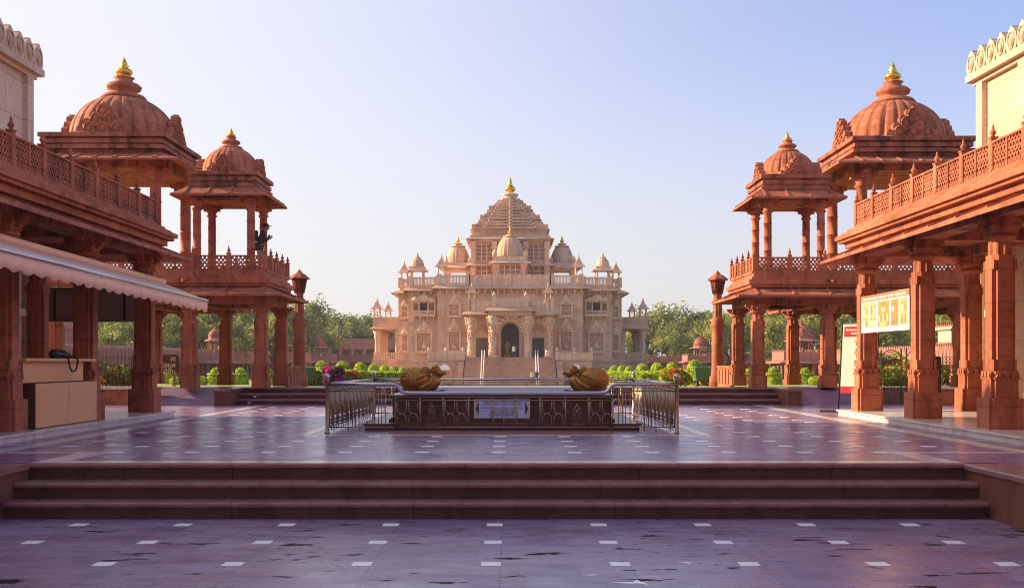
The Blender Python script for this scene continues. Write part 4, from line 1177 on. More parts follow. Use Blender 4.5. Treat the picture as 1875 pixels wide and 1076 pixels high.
    for s in (-1, 1):
        tier_kiosk(s * 15.5, 156.2, 12.9, 1.05); tier_kiosk(s * 9.7, 150.7, 13.3, 1.05); dome_kiosk(s * 13.4, 154.0, 12.2, 1.15, 2.2, .98, 1.35)
    # --- windows: grille, balcony, carved niches
    def seated(m, x, y, z, s):
        m.ell((x, y, z + .25 * s), (.55 * s, .15, .22 * s), 12, 7); m.ell((x, y, z + .6 * s), (.27 * s, .15, .35 * s), 10, 7); m.ell((x, y, z + 1.05 * s), (.16 * s, .14, .2 * s), 10, 7); m.lathe([(.16 * s, z + 1.2 * s), (.02, z + 1.5 * s)], x, y, 8)
    def niche(xc, y, hw, z0, z1, hat):
        m = MB()
        m.box(xc - hw - .35, xc + hw + .35, y - .3, y + .02, z0 - .4, z0 - .1); m.box(xc - hw - .2, xc + hw + .2, y - .2, y + .02, z0 - .1, z0)
        for s in (-1, 1):
            a, b = sorted((xc + s * hw, xc + s * (hw + .3))); m.box(a, b, y - .28, y + .02, z0, z1)
        m.box(xc - hw - .55, xc + hw + .55, y - .42, y + .02, z1, z1 + .16)
        m.prism([(xc - hw - .4, z1 + .16), (xc + hw + .4, z1 + .16), (xc + hw * .75, z1 + hat * .55), (xc + .12, z1 + hat * .92), (xc, z1 + hat), (xc - .12, z1 + hat * .92), (xc - hw * .75, z1 + hat * .55)], y - .25, y + .02, 'y')
        for k in (-1, 0, 1): m.ell((xc + k * hw * .6, y - .26, z1 + .35 + (.25 if k == 0 else 0)), (.26, .12, .3), 8, 6)
        f = part(m, 'niche', 'templeC')
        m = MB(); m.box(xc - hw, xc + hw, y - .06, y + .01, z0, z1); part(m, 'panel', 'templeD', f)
        m = MB(); seated(m, xc, y - .12, z0 + .25, hw * .95)
        for k in range(7):
            a = PI * k / 6; m.ell((xc + hw * .78 * math.cos(a), y - .1, z0 + (z1 - z0) * .45 + hw * .8 * math.sin(a)), (.12, .1, .16), 6, 5)
        part(m, 'relief', 'templeC', f)
    def balcony(xc, y):
        m = MB(); z0, z1 = 7.95, 9.95
        m.box(xc - 1.75, xc + 1.75, y - .75, y + .02, z0 - .2, z0)
        for k in (-1.4, -.5, .5, 1.4): m.prism([(y - .6, z0 - .2), (y + .02, z0 - .2), (y + .02, z0 - 1.0), (y - .15, z0 - .9)], xc + k - .1, xc + k + .1, 'x')
        for k in (-1.6, -.62, .62, 1.6): m.box(xc + k - .09, xc + k + .09, y - .7, y - .5, z0, z1)
        m.box(xc - 1.65, xc + 1.65, y - .68, y - .56, z0 + .55, z0 + .66); m.box(xc - 1.65, xc + 1.65, y - .66, y - .6, z0, z0 + .12)
        for k in range(12): m.box(xc - 1.55 + k * .28, xc - 1.47 + k * .28, y - .65, y - .6, z0 + .1, z0 + .56)
        m.box(xc - 1.8, xc + 1.8, y - .85, y + .02, z1, z1 + .15)
        for k, r in ((-1.1, .6), (1.1, .6), (0, .85)): m.ell((xc + k, y - .4, z1 + .15 + (.2 if k == 0 else 0)), (r, .42, r * .75), 14, 8)
        m.lathe([(.12, z1 + .85), (.15, z1 + 1.0), (.02, z1 + 1.35)], xc, y - .4, 8)
        f = part(m, 'balcony', 'templeC')
        m = MB(); m.box(xc - 1.6, xc + 1.6, y - .05, y + .01, z0, z1)
        part(m, 'back_panel', 'templeC', f)
        m = MB(); m.prism([(xc + q[0], q[1]) for q in arch(.62, z0 + .66, z0 + 1.25, z0 + 1.95)], y - .12, y - .04, 'y'); part(m, 'opening', 'dark', f)
        m = MB()
        for k in (-1.1, 1.1): m.box(xc + k - .38, xc + k + .38, y - .1, y - .04, z0 + .7, z0 + 1.6)
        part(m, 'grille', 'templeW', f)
    for s in (-1, 1):
        niche(s * 7.9, 150, .65, 7.9, 9.3, 1.5); niche(s * 7.9, 150, .72, 2.9, 5.5, 2.0)
        balcony(s * 12.35, 152.4); niche(s * 12.35, 152.4, .95, 2.9, 5.4, 1.9)
        niche(s * 15.4, 155.5, .35, 7.9, 9.3, 1.2); niche(s * 15.4, 155.5, .35, 3.0, 5.2, 1.3)
    # --- upper storeys
    yf = 160.0
    m = MB(); m.box(-5.9, 5.9, yf, 173, 12.1, 19.5); part(m, 'upper_wall')
    def grid(xc, hw, z0, z1, y, nx, nz):
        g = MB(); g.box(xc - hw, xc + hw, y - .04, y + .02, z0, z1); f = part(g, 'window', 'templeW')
        g = MB()
        for i in range(nx + 1):
            x = xc - hw + 2 * hw * i / nx; g.box(x - .07, x + .07, y - .16, y - .02, z0 - .07, z1 + .07)
        for i in range(nz + 1):
            z = z0 + (z1 - z0) * i / nz; g.box(xc - hw - .07, xc + hw + .07, y - .14, y - .02, z - .06, z + .06)
        part(g, 'frame', 'templeC', f)
    for s in (-1, 1):
        grid(s * 3.9, 1.25, 16.5, 18.9, yf, 3, 4); grid(s * 3.9, 1.25, 13.7, 15.6, yf, 3, 3)
    grid(0, 1.6, 13.4, 15.5, 156.2, 4, 3)
    for s in (-1, 1):
        for x in (s * 5.55, s * 2.35):
            m = MB(); m.cbox(x, yf - .15, .3, .25, 12.1, 19.0); m.cbox(x, yf - .2, .42, .35, 18.6, 19.3); m.cbox(x, yf - .2, .42, .35, 15.3, 15.8)
            m.tap(x, yf - .25, .3, 18.1, .55, 18.6); m.tap(x, yf - .25, .3, 14.9, .5, 15.3)
            part(m, 'pilaster', 'templeC')
    m = MB(); m.box(-6.1, 6.1, yf - .3, 173.3, 19.3, 19.7); m.skirt(-6.0, 6.0, yf - .2, 173, 20.0, 19.75, .6, .12); m.box(-6.0, 6.0, yf - .2, 173, 19.7, 20.3); part(m, 'cornice')
    m = MB(); m.skirt(-5.9, 5.9, yf, 173, 16.15, 15.75, .9, .12); part(m, 'eave')
    # central front bay with dome
    m = MB(); m.box(-2.2, 2.2, 156.3, yf, 12.1, 15.85)
    for s in (-1, 1): m.cbox(s * 2.0, 156.2, .3, .3, 12.1, 15.4); m.tap(s * 2.0, 156.1, .3, 14.9, .65, 15.6)
    k = part(m, 'front_bay')
    m = MB(); m.skirt(-2.3, 2.3, 156.1, yf, 16.1, 15.8, .85, .12); m.box(-2.4, 2.4, 155.9, yf - .01, 16.0, 16.75)
    for s in (-1, 1): m.lathe([(.35, 16.75), (.4, 17.2), (.2, 17.5), (.05, 17.8)], s * 2.25, 156.1, 10)
    part(m, 'eave', 'templeC', k)
    d = MB(); p = dome_shape(d, 0, 158.0, 2.05, 16.7, 3.1, 20, 3, .85, 12, .75); d.lathe([(p[0] * 1.5, p[1] - .1), (p[0] * 1.5, p[1] + .1), (p[0], p[1] + .15), (p[0] * .9, p[1] + .3)], 0, 158.0, 18); part(d, 'dome', 'temple', k)
    f = MB(); kalash(f, 0, 158.0, p[1] + .28, 1.25, .36); part(f, 'finial', 'gold', k)
    # side domes on open pavilions
    for s in (-1, 1):
        x, y = s * 8.05, 165.0
        m = MB()
        for dx in (-1, 1):
            for dy in (-1, 1): m.cbox(x + dx * 1.75, y + dy * 1.75, .28, .28, 12.1, 15.2); m.tap(x + dx * 1.75, y + dy * 1.75, .28, 14.5, .6, 15.2)
        m.box(x - 2.1, x + 2.1, y - 2.1, y + 2.1, 15.2, 15.9); m.skirt(x - 2.1, x + 2.1, y - 2.1, y + 2.1, 16.0, 15.7, .75, .1); m.box(x - 1.9, x + 1.9, y - 1.9, y + 1.9, 15.9, 16.5)
        for dx in (-1, 1): m.lathe([(.25, 16.5), (.3, 16.9), (.15, 17.2), (.03, 17.6)], x + dx * 1.75, y - 1.75, 8)
        k = part(m, 'roof_pavilion', 'templeC')
        d = MB(); p = dome_shape(d, x, y, 1.75, 16.45, 2.75, 20, 3, .82, 12, .72); d.lathe([(p[0] * 1.6, p[1] - .2), (p[0] * 1.6, p[1]), (p[0] * .8, p[1] + .08), (p[0] * .8, p[1] + .25), (p[0] * 1.15, p[1] + .3), (p[0] * .6, p[1] + .42)], x, y, 18); part(d, 'dome', 'temple', k)
        f = MB(); kalash(f, x, y, p[1] + .4, 1.3, .36); part(f, 'finial', 'gold', k)
    # --- stepped pyramid tower
    yc = 166.4
    m = MB()
    m.box(-5.55, 5.55, yc - 5.55, yc + 5.55, 20.3, 21.3)
    for s in (-1, 1):
        for x in (s * 4.2, s * 1.6): m.box(x - .5, x + .5, yc - 5.62, yc - 5.5, 20.5, 21.1)
    ws = [5.75, 5.3, 4.8, 4.55, 4.05, 3.55, 3.25, 2.75, 2.2, 1.7]
    z = 21.3; nS = len(ws); dz = (26.55 - 21.3) / nS
    for i, w in enumerate(ws):
        k = dz * .58; rc = .52
        m.box(-w, w, yc - w, yc + w, z, z + k)
        m.box(-w * .66, w * .66, yc - w - .3, yc + w + .3, z + .01, z + k - .012)
        m.box(-w - .3, w + .3, yc - w * .66, yc + w * .66, z + .012, z + k - .014)
        m.box(-w * .34, w * .34, yc - w - .5, yc + w + .5, z + .02, z + k - .02)
        m.box(-w + rc, w - rc, yc - w + rc, yc + w - rc, z + k, z + dz + .001)
        m.box(-w * .62, w * .62, yc - w - .3 + rc, yc + w + .3 - rc, z + k, z + dz + .002)
        m.box(-.4, .4, yc - w - .42, yc - w + .4, z + k, z + dz - .002)
        if i in (0, 3, 6):
            for sx in (-1, 1):
                for sy in (-1, 1): m.cbox(sx * (w - .22), yc + sy * (w - .22), .24, .24, z + dz * .4, z + dz * 1.4)
        m.ell((0, yc - w - .45, z + dz * .5), (.24, .15, .24), 7, 5)
        for sx in (-1, 1): m.ell((sx * w * .66, yc - w - .2, z + k), (.16, .14, .16), 6, 5)
        z += dz
    part(m, 'stepped_tower', 'temple')
    m = MB(); m.lathe([(1.5, z - .1), (1.55, z + .15), (1.1, z + .25), (1.0, z + .55), (1.25, z + .6), (1.3, z + .85), (.9, z + 1.0)], 0, yc, 24); part(m, 'tower_neck', 'templeC')
    m = MB(); kalash(m, 0, yc, z + .95, 2.7, .86); part(m, 'finial', 'gold')
    # --- low side porches
    for s in (-1, 1):
        m = MB(); a, b = sorted((s * 16.2, s * 20.9)); 
        m.box(a, b, 162, 174, zb, 1.6); a2, b2 = sorted((s * 16.2, s * 21.1)); m.box(a2, b2, 161.8, 174.2, 1.1, 1.4)
        m.box(a, b, 162, 174, 6.3, 7.0); m.box(a, b, 162, 162.3, 7.0, 8.1); a3, b3 = sorted((s * 20.6, s * 20.9)); m.box(a3, b3, 162.3, 174, 7.0, 8.1)
        for k in range(9): m.box(a + .35 + k * .5, a + .6 + k * .5, 161.95, 162.02, 7.2, 7.8)
        m.skirt(a + .1, b - .1, 162.1, 173.9, 6.7, 6.35, .55, .1)
        k = part(m, 'side_porch')
        for x in (s * 17.2, s * 20.3):
            for y in (162.6, 167, 171, 173.6): m = MB(); m.lathe([(.5, 1.6), (.5, 2.2), (.36, 2.4), (.34, 4.8), (.5, 5.1), (.4, 5.3), (.75, 6.3)], x, y, 12); part(m, 'column', 'templeC', k)
        m = MB(); m.box(a, b, 162.1, 162.35, 1.6, 1.8); m.box(a, b, 162.1, 162.35, 2.5, 2.7)
        for q in range(14): m.cbox(a + .2 + q * .33, 162.22, .1, .1, 1.8, 2.5)
        part(m, 'balustrade', 'templeC', k)
        for x, y, sc_ in ((s * 20.3, 162.7, 1.05), (s * 18.9, 165.2, .9)): tier_kiosk(x, y, 7.9, sc_)
    return t
temple()
def stair_rail(x, label):
    t = thing('handrail', label, 'handrail', (x, 143, -1), 'handrails on the temple stairs')
    for dx in (-.17, .17):
        m = MB()
        m.tube([(x + dx, 143.4, 1.9), (x + dx, 143.4, 2.85), (x + dx, 143.1, 2.85), (x + dx * .8, 136.0, -1.25), (x + dx * .8, 136.0, -2.2)], .06, 6)
        for k in range(1, 4): m.tube([(x + dx, 143.1 - 1.75 * k, 2.85 - 1.01 * k), (x + dx, 143.1 - 1.75 * k, 1.7 - 1.01 * k)], .04, 5)
        m.build('rail', 'white', t)
stair_rail(-3.6, 'steel handrail in the middle of the temple stairs, left of the doorway')
stair_rail(3.55, 'steel handrail in the middle of the temple stairs behind the two visitors')
# ------------------------------------------------------------------ perimeter arcades
def arcade(xw, ya, yb, label, side):
    """long arcaded wing running away from the viewer; side = +1 when its front faces +X"""
    t = thing('arcade', label, 'arcade', (xw, (ya + yb) / 2, -1.4), 'garden arcades')
    zt = 2.35; g0 = -2.4
    d = 5.0
    xb = xw - side * d
    m = MB(); a, b = sorted((xb, xb - side * .3)); m.box(a, b, ya, yb, g0, zt); part = m.build('rear_wall', 'arcade', t)
    m = MB(); a, b = sorted((xw, xb)); m.box(a, b, ya, yb, 1.05, 1.75); a, b = sorted((xw + side * .02, xw - side * .25)); m.box(a, b, ya, yb, 1.75, 2.35)
    a, b = sorted((xw + side * .1, xw - side * .3)); m.box(a, b, ya, yb, 2.35, 2.45)
    m.build('roof', 'arcade', t)
    m = MB(); a, b = sorted((xw - .2, xw + .2))
    a, b = sorted((xw + side * .9, xw)); m.hexa([(xw, ya, 1.42), (xw, yb, 1.42), (xw, yb, 1.3), (xw, ya, 1.3)], [(xw + side * .9, ya, 1.15), (xw + side * .9, yb, 1.15), (xw + side * .9, yb, 1.05), (xw + side * .9, ya, 1.05)]); m.build('eave', 'arcade', t)
    m = MB(); y = ya
    while y < yb:
        m.prism([(y + .08, 2.45), (y + .42, 2.45), (y + .44, 2.62), (y + .25, 2.9), (y + .06, 2.62)], xw - .1, xw + .1, 'x'); y += .5
    m.build('battlement', 'arcade', t)
    m = MB(); m.box(*sorted((xw + side * .3, xb)), ya, yb, g0, g0 + .55 + .4); m.build('plinth', 'arcade', t)
    cmm = MB(); cmm.lathe([(.24, 0), (.24, .3), (.17, .4), (.15, 2.0), (.22, 2.15), (.15, 2.25), (.36, 2.5)], 0, 0, 10); cme = cmm.mesh('column', 'arcade')
    y = ya + 1; W = wloc(t)
    while y < min(yb, ya + 98):
        link('column', cme, t, (xw - side * .25 - W.x, y - W.y, -1.45 - W.z)); y += 2.6
    return t
arcade(-39, 64, 215, 'long dim sandstone arcade across the left garden', 1)
arcade(39, 64, 215, 'long sandstone arcade across the right garden behind the topiary', -1)
def rear_arcade():
    t = thing('arcade', 'distant low sandstone arcade crossing behind the temple', 'arcade', (0, 217, -1.4), 'garden arcades')
    m = MB(); m.box(-44, 44, 218, 222, -2.6, 2.3); m.build('rear_wall', 'arcade', t)
    m = MB(); m.box(-39, 39, 215.5, 218, 1.1, 2.3); m.build('roof', 'arcade', t)
    m = MB()
    for i in range(160): x = -39 + .5 * i; m.prism([(x + .06, 2.3), (x + .44, 2.3), (x + .25, 2.75)], 215.6, 215.8, 'y')
    m.build('battlement', 'arcade', t)
    m = MB()
    for i in range(30): m.cbox(-38 + 2.6 * i, 215.9, .2, .2, -2.6, 1.1)
    m.build('column', 'arcade', t)
rear_arcade()
def arcade_kiosk(px, Y, ztop, label, sc_=1.0):
    """projecting bay of the arcade with a domed kiosk on top"""
    x = PX(px, Y); s = 1 if x < 0 else -1
    x = -36.6 if x < 0 else 36.6; Y = abs(x) * F / abs(px - CX)
    t = thing('garden_kiosk', label, 'kiosk', (x, Y, -1.5), 'domed kiosks above the garden arcades')
    m = MB()
    h = 3.0 * sc_
    m.box(x - h, x + h, Y - h, Y + h, 1.1, 2.45); m.skirt(x - h, x + h, Y - h, Y + h, 1.5, 1.2, .7, .1)
    for k in range(12):
        q = -h + (k + .5) * h / 6
        m.prism([(q + x - .17, 2.45), (q + x + .17, 2.45), (q + x, 2.85)], Y - h + .02, Y - h + .2, 'y'); m.prism([(q + Y - .17, 2.45), (q + Y + .17, 2.45), (q + Y, 2.85)], *sorted((x + s * h - s * .02, x + s * h - s * .2)), 'x')
    m.build('bay', 'arcade', t)
    m = MB(); m.box(x - h, x + h, Y - h, Y + h, -2.4, -1.5); m.build('bay_base', 'arcade', t)
    for dx, dy in [(a, b) for a in (-1, -.33, .33, 1) for b in (-1, 1)] + [(s, -.33), (s, .33)]:
        m = MB(); m.lathe([(.26, -1.5), (.18, -1.2), (.16, .6), (.34, 1.1)], x + dx * h * .9, Y + dy * h * .9, 8); m.build('column', 'arcade', t)
    m = MB(); r = 1.35 * sc_
    for k in range(8):
        a = 2 * PI * (k + .5) / 8; m.lathe([(.16, 2.45), (.11, 2.6), (.1, 3.7), (.2, 3.95)], x + r * math.cos(a), Y + r * math.sin(a), 7)
    m.lathe([(r * 1.0, 3.9), (r * 1.65, 3.85), (r * 1.62, 3.95), (r * 1.1, 4.15), (r * 1.12, 4.45)], x, Y, 8, phase=.5, smooth=False)
    d = m.build('pavilion_frame', 'arcade', t)
    m = MB(); p = dome_shape(m, x, Y, r * 1.08, 4.4, 1.45 * sc_, 16, 3, .84, 9, .8); m.lathe([(p[0] * 1.2, p[1] - .05), (p[0] * 1.1, p[1] + .12), (.1, p[1] + .3), (.16, p[1] + .5), (.01, p[1] + 1.0)], x, Y, 12); m.build('dome', 'reddark', d)
arcade_kiosk(395, 140, 0, 'small shaded garden kiosk seen right of the brown garden sign', .62)
arcade_kiosk(535, 140, 0, 'garden kiosk partly hidden by the left lamp pillar', .9)
arcade_kiosk(583, 140, 0, 'garden kiosk standing just right of the left lamp pillar', 1.05)
arcade_kiosk(1284, 140, 0, 'garden kiosk standing just left of the right lamp pillar', 1.05)
arcade_kiosk(1334, 140, 0, 'garden kiosk partly hidden behind the pavilion pillar nearest the right lamp pillar', 1.05)
arcade_kiosk(1468, 140, 0, 'garden kiosk seen between the two front pillars of the right pavilion', 1.0)
def back_block(s, label, mats):
    t = thing('garden_building', label, 'building', (s * 48, 96, -1), 'two storey garden buildings')
    m = MB(); a, b = sorted((s * 45, s * 58)); m.box(a, b, 84, 112, -2, 4.6); m.box(*sorted((s * 44.7, s * 58)), 83.7, 112.3, 4.6, 4.9); m.build('wall', mats[0], t)
    m = MB()
    for k in range(56): y = 84 + k * .5; m.prism([(y + .06, 4.9), (y + .44, 4.9), (y + .25, 5.35)], *sorted((s * 44.8, s * 45.0)), 'x')
    for k in range(26): x = 45 + k * .5; m.prism(sorted([(s * (x + .06), 4.9), (s * (x + .44), 4.9)]) + [(s * (x + .25), 5.35)], 83.8, 84.0, 'y')
    m.build('battlement', mats[1], t)
    for y in (84.5, 88, 91.5, 95, 98.5): m = MB(); m.box(*sorted((s * 44.9, s * 45.1)), y, y + .5, -2, 4.6); m.build('pilaster', mats[1], t)
    m = MB(); m.box(*sorted((s * 44.85, s * 45.1)), 84, 112, 3.1, 3.3); m.build('string_course', mats[1], t)
    # open upper verandah at the near end
    m = MB(); m.box(*sorted((s * 44, s * 52)), 76, 84, -2, 2.6); m.box(*sorted((s * 43.8, s * 52.2)), 75.8, 84, 5.0, 5.35)
    for k in range(5):
        for y in (76.4, 83.4): m.lathe([(.22, 2.6), (.16, 2.9), (.15, 4.5), (.35, 5.0)], s * (44.4 + k * 1.8), y, 8)
    m.build('verandah', mats[1], t)
    m = MB(); m.cbox(s * 46.5, 79, 1.2, 1.2, 5.35, 5.8); p = dome_shape(m, s * 46.5, 79, 1.1, 5.8, 1.1, 12, 3, .84, 8); m.lathe([(.25, p[1]), (.2, p[1] + .3), (.02, p[1] + .8)], s * 46.5, 79, 8); m.build('dome', 'reddark', t)
    return t
back_block(-1, 'two storey pale pink building behind the left iron fence', ('arcade', 'arcade'))
back_block(1, 'sunlit cream building with a red domed verandah behind the right iron fence', ('cream', 'redplain'))
def shed_block():
    Y = 235.0; xa, xb = PX(597, Y), PX(700, Y); z1, z0 = PZ(620, Y), PZ(639, Y)
    t = thing('flat_roofed_building', 'low flat roofed pinkish building left behind the temple', 'building', ((xa + xb) / 2, Y, -2))
    m = MB(); m.box(xa, xb + 4, Y, Y + 10, z0, z1); m.build('fascia', 'arcade', t)
    m = MB(); m.box(xa + .3, xb + 3, Y + 2.5, Y + 9, -2.6, z0)
    for k in range(6): m.cbox(xa + .6 + k * 2.6, Y + .5, .35, .35, -2.6, z0)
    m.build('wall', 'arcade', t)
shed_block()
# ------------------------------------------------------------------ plants
def leaves(m, c, r, n, size, rr, mats=(0,), surf=False, up=.0):
    for _ in range(n):
        d = Vector((rr.gauss(0, 1), rr.gauss(0, 1), rr.gauss(0, 1)))
        if d.length < .01: continue
        d.normalize()
        q = rr.uniform(.9, 1.05) if surf else rr.random() ** .45
        p = Vector((c[0] + d.x * r[0] * q, c[1] + d.y * r[1] * q, c[2] + d.z * r[2] * q))
        u = Vector((rr.gauss(0, 1), rr.gauss(0, 1), rr.gauss(0, 1))).normalized()
        v = u.cross(d if surf and d.cross(u).length > .1 else Vector((rr.gauss(0, 1), rr.gauss(0, 1), rr.gauss(0, 1)))).normalized()
        s = size * rr.uniform(.6, 1.3)
        m.cur = rr.choice(mats)
        m.quad(p, u * s, v * s * .6)
def tree_proto(seed, H, spread, airy):
    rr = random.Random(seed)
    t = bpy.data.objects.new('garden_tree', None); C.objects.link(t)
    tr = MB(); th = H * rr.uniform(.26, .34)
    tr.tube([(0, 0, -.6), (rr.uniform(-.1, .1), 0, th * .5), (rr.uniform(-.2, .2), rr.uniform(-.2, .2), th)], [.34, .27, .22], 8)
    cr = MB(); tips = []
    for k in range(11):
        a = 2 * PI * k / 11 + rr.uniform(-.3, .3); rad = spread * rr.uniform(.35, .95); h = H * rr.uniform(.42, .93)
        if k < 3: rad *= .35; h = H * rr.uniform(.86, .98)
        tip = Vector((rad * math.cos(a), rad * math.sin(a), h)); tips.append(tip)
        tr.tube([(0, 0, th * .92), (tip.x * .4, tip.y * .4, th + (h - th) * .5), tuple(tip)], [.16, .1, .03], 5)
    tr.build('trunk', 'bark', t)
    for tip in tips:
        tone = rr.choice(((0, 0, 1), (0, 1, 1), (0, 2, 2), (0, 0, 2)))
        for _ in range(5):
            c = tip + Vector((rr.gauss(0, .24) * spread, rr.gauss(0, .24) * spread, rr.gauss(-.03, .09) * H))
            r = H * rr.uniform(.075, .14)
            leaves(cr, c, (r * 1.25, r * 1.25, r * .85), int(62 * airy), .17, rr, tone)
            if rr.random() < .4: leaves(cr, c + Vector((0, 0, r)), (r * .6, r * .6, r * .8), 16, .14, rr, (1,))
    cr.build('crown', ['trA', 'trB', 'trC'], t, fix=False)
    return t
TREES = [tree_proto(1, 10, 3.6, 1.0), tree_proto(2, 9, 3.2, 1.1), tree_proto(3, 11, 3.3, .85), tree_proto(4, 8.5, 3.8, 1.2), tree_proto(5, 10, 2.9, .75)]
HS = [10, 9, 11, 8.5, 10]
def put_trees(rows):
    rr = random.Random(77); used = set()
    left = [r for r in rows if r[0] < CX]; right = [r for r in rows if r[0] > CX]
    for side, lst in (('left', left), ('right', right)):
        lst.sort(key=lambda r: r[0])
        for i, (px, Y, top) in enumerate(lst):
            k = rr.randrange(5); x = PX(px, Y); g = gz(x, Y); z = PZ(top, Y)
            first = k not in used
            if first: used.add(k); o = TREES[k]
            else: o = copy_tree(TREES[k])
            o.name = 'garden_tree'
            s = (z - g) / (HS[k] * 1.0)
            o.location = (x, Y, g); o.scale = (s * rr.uniform(.95, 1.25), s * rr.uniform(.95, 1.25), s); o.rotation_euler.z = rr.uniform(0, 6)
            kind = ('broad leafy tree', 'rounded green tree', 'tall open-crowned tree', 'wide dense tree', 'airy slender tree')[k]
            o['label'] = f'{kind}, {ORD[i] if i < 20 else "twenty-" + ORD[i - 20]} from the left in the tree belt {side} of the temple'
            o['category'] = 'tree'; o['group'] = 'trees behind the garden arcades'
KID_FIX = None
rows = []
for px, top in ((60, 575), (120, 570), (175, 572), (215, 566), (260, 572), (300, 566), (335, 560), (372, 556), (408, 556), (440, 574), (475, 566), (510, 560), (545, 566), (575, 572)): rows.append((px, 150 + (px - 60) * .12, top))
for px, top in ((598, 582), (622, 584), (648, 590), (674, 592), (700, 598)): rows.append((px, 250, top))
for px, top in ((1172, 596), (1192, 578), (1222, 572), (1252, 588), (1278, 584), (1305, 586)): rows.append((px, 245, top))
for px, top in ((1330, 586), (1362, 580), (1392, 572), (1425, 566), (1452, 556), (1482, 556), (1512, 560), (1545, 568), (1580, 572), (1620, 570), (1660, 574), (1700, 562), (1735, 566), (1775, 570), (1820, 566)): rows.append((px, 205 - (px - 1330) * .11, top))
rr0 = random.Random(5)
for px, top in ((195, 590), (290, 588), (350, 590), (430, 592), (500, 590), (560, 600), (610, 606), (1235, 604), (1265, 606), (1340, 600), (1410, 592), (1470, 588), (1530, 592), (1600, 596), (1650, 594)): rows.append((px, 148 + rr0.uniform(-8, 8) if px < 540 or px > 1330 else 236, top))
for o in TREES:
    pass
put_trees(rows)
def topiary(kind, rr):
    t = bpy.data.objects.new('topiary', None); C.objects.link(t)
    def bulb(name, z0, r, h, mats=('lime', 'green')):
        m = MB()
        m.cur = 1; m.ell((0, 0, z0 + h * .5), (r * .9, r * .9, h * .46), 14, 9)
        n = int(1500 * r * r + 420)
        for _ in range(n):
            d = Vector((rr.gauss(0, 1), rr.gauss(0, 1), rr.gauss(0, 1))).normalized()
            p = Vector((d.x * r, d.y * r, z0 + h * .5 + d.z * h * .5)) * 1.0
            u = Vector((rr.gauss(0, 1), rr.gauss(0, 1), rr.gauss(0, 1))).normalized(); v = u.cross(d + Vector((.01, .02, .03))).normalized()
            s = .036 * rr.uniform(.7, 1.5); m.cur = rr.choice((0, 0, 0, 1)); m.quad(p, u * s, v * s * .8)
        m.build(name, list(mats), t, fix=False)
    def frustum(name, z0, z1, r0, r1):
        m = MB(); m.cur = 1; m.lathe([(r0 * .92, z0), (r0 * .97, (z0 + z1) / 2), (r1 * .95, z1)], 0, 0, 16)
        for _ in range(int(1500 * r0 * r0 + 300)):
            a = rr.uniform(0, 2 * PI); q = rr.random(); r = r0 + (r1 - r0) * q
            if rr.random() < .35: r *= rr.random() ** .5; q = 1
            d = Vector((math.cos(a), math.sin(a), .3)); p = Vector((r * math.cos(a), r * math.sin(a), z0 + (z1 - z0) * q))
            u = Vector((rr.gauss(0, 1), rr.gauss(0, 1), rr.gauss(0, 1))).normalized(); v = u.cross(d).normalized(); s = .05 * rr.uniform(.7, 1.5); m.cur = rr.choice((0, 0, 1)); m.quad(p, u * s, v * s * .8)
        m.build(name, ['lime', 'green'], t, fix=False)
    if kind == 'dome':
        frustum('lower_tier', -.4, .62, .30, .33); bulb('dome', .15, .44, 1.20)
        m = MB(); m.tube([(0, 0, -.3), (0, 0, .5)], .05, 6); m.build('stem', 'bark', t)
    elif kind == 'tiered':
        frustum('lower_tier', 0, .56, .62, .55); frustum('middle_tier', .62, .80, .40, .62); bulb('crown', .72, .34, .52)
        m = MB(); m.tube([(0, 0, -.2), (0, 0, .8)], .06, 6); m.build('stem', 'bark', t)
    else: bulb('ball', -.08, .5, .72)
    return t
rrT = random.Random(12)
TOP = {k: topiary(k, rrT) for k in ('dome', 'tiered', 'ball')}; TU = set()
def place_top(kind, px, Y, s, label, group, dz=0):
    x = PX(px, Y)
    if kind in TU: o = copy_tree(TOP[kind])
    else: o = TOP[kind]; TU.add(kind)
    o.location = (x, Y, gz(x, Y) + dz); o.scale = (s, s, s); o.rotation_euler.z = rrT.uniform(0, 6)
    o['label'] = label; o['category'] = 'topiary'; o['group'] = group
lefts = [(590, 660, 27), (627, 661, 28), (660, 663, 24), (684, 666, 21), (704, 668, 19), (722, 670, 18), (738, 671, 15)]
rights = [(1105, 674, 12), (1124, 669, 18), (1138, 669, 15), (1152, 670, 18), (1176, 665, 23), (1203, 664, 24), (1231, 663, 24), (1272, 658, 26)]
for sd, lst in (('left', lefts), ('right', rights)):
    for i, (px, top, wpx) in enumerate(lst):
        Y = 10.6 * F / abs(px - CX); z = PZ(top, Y); s_ = wpx * Y / F / .86; x = PX(px, Y)
        place_top('dome', px, Y, s_, f'clipped dome bush, {ORD[i]} from the left in the hedge {sd} of the temple stairs', f'dome bushes {sd} of the stairs', z - gz(x, Y) - 1.35 * s_)
k = 0
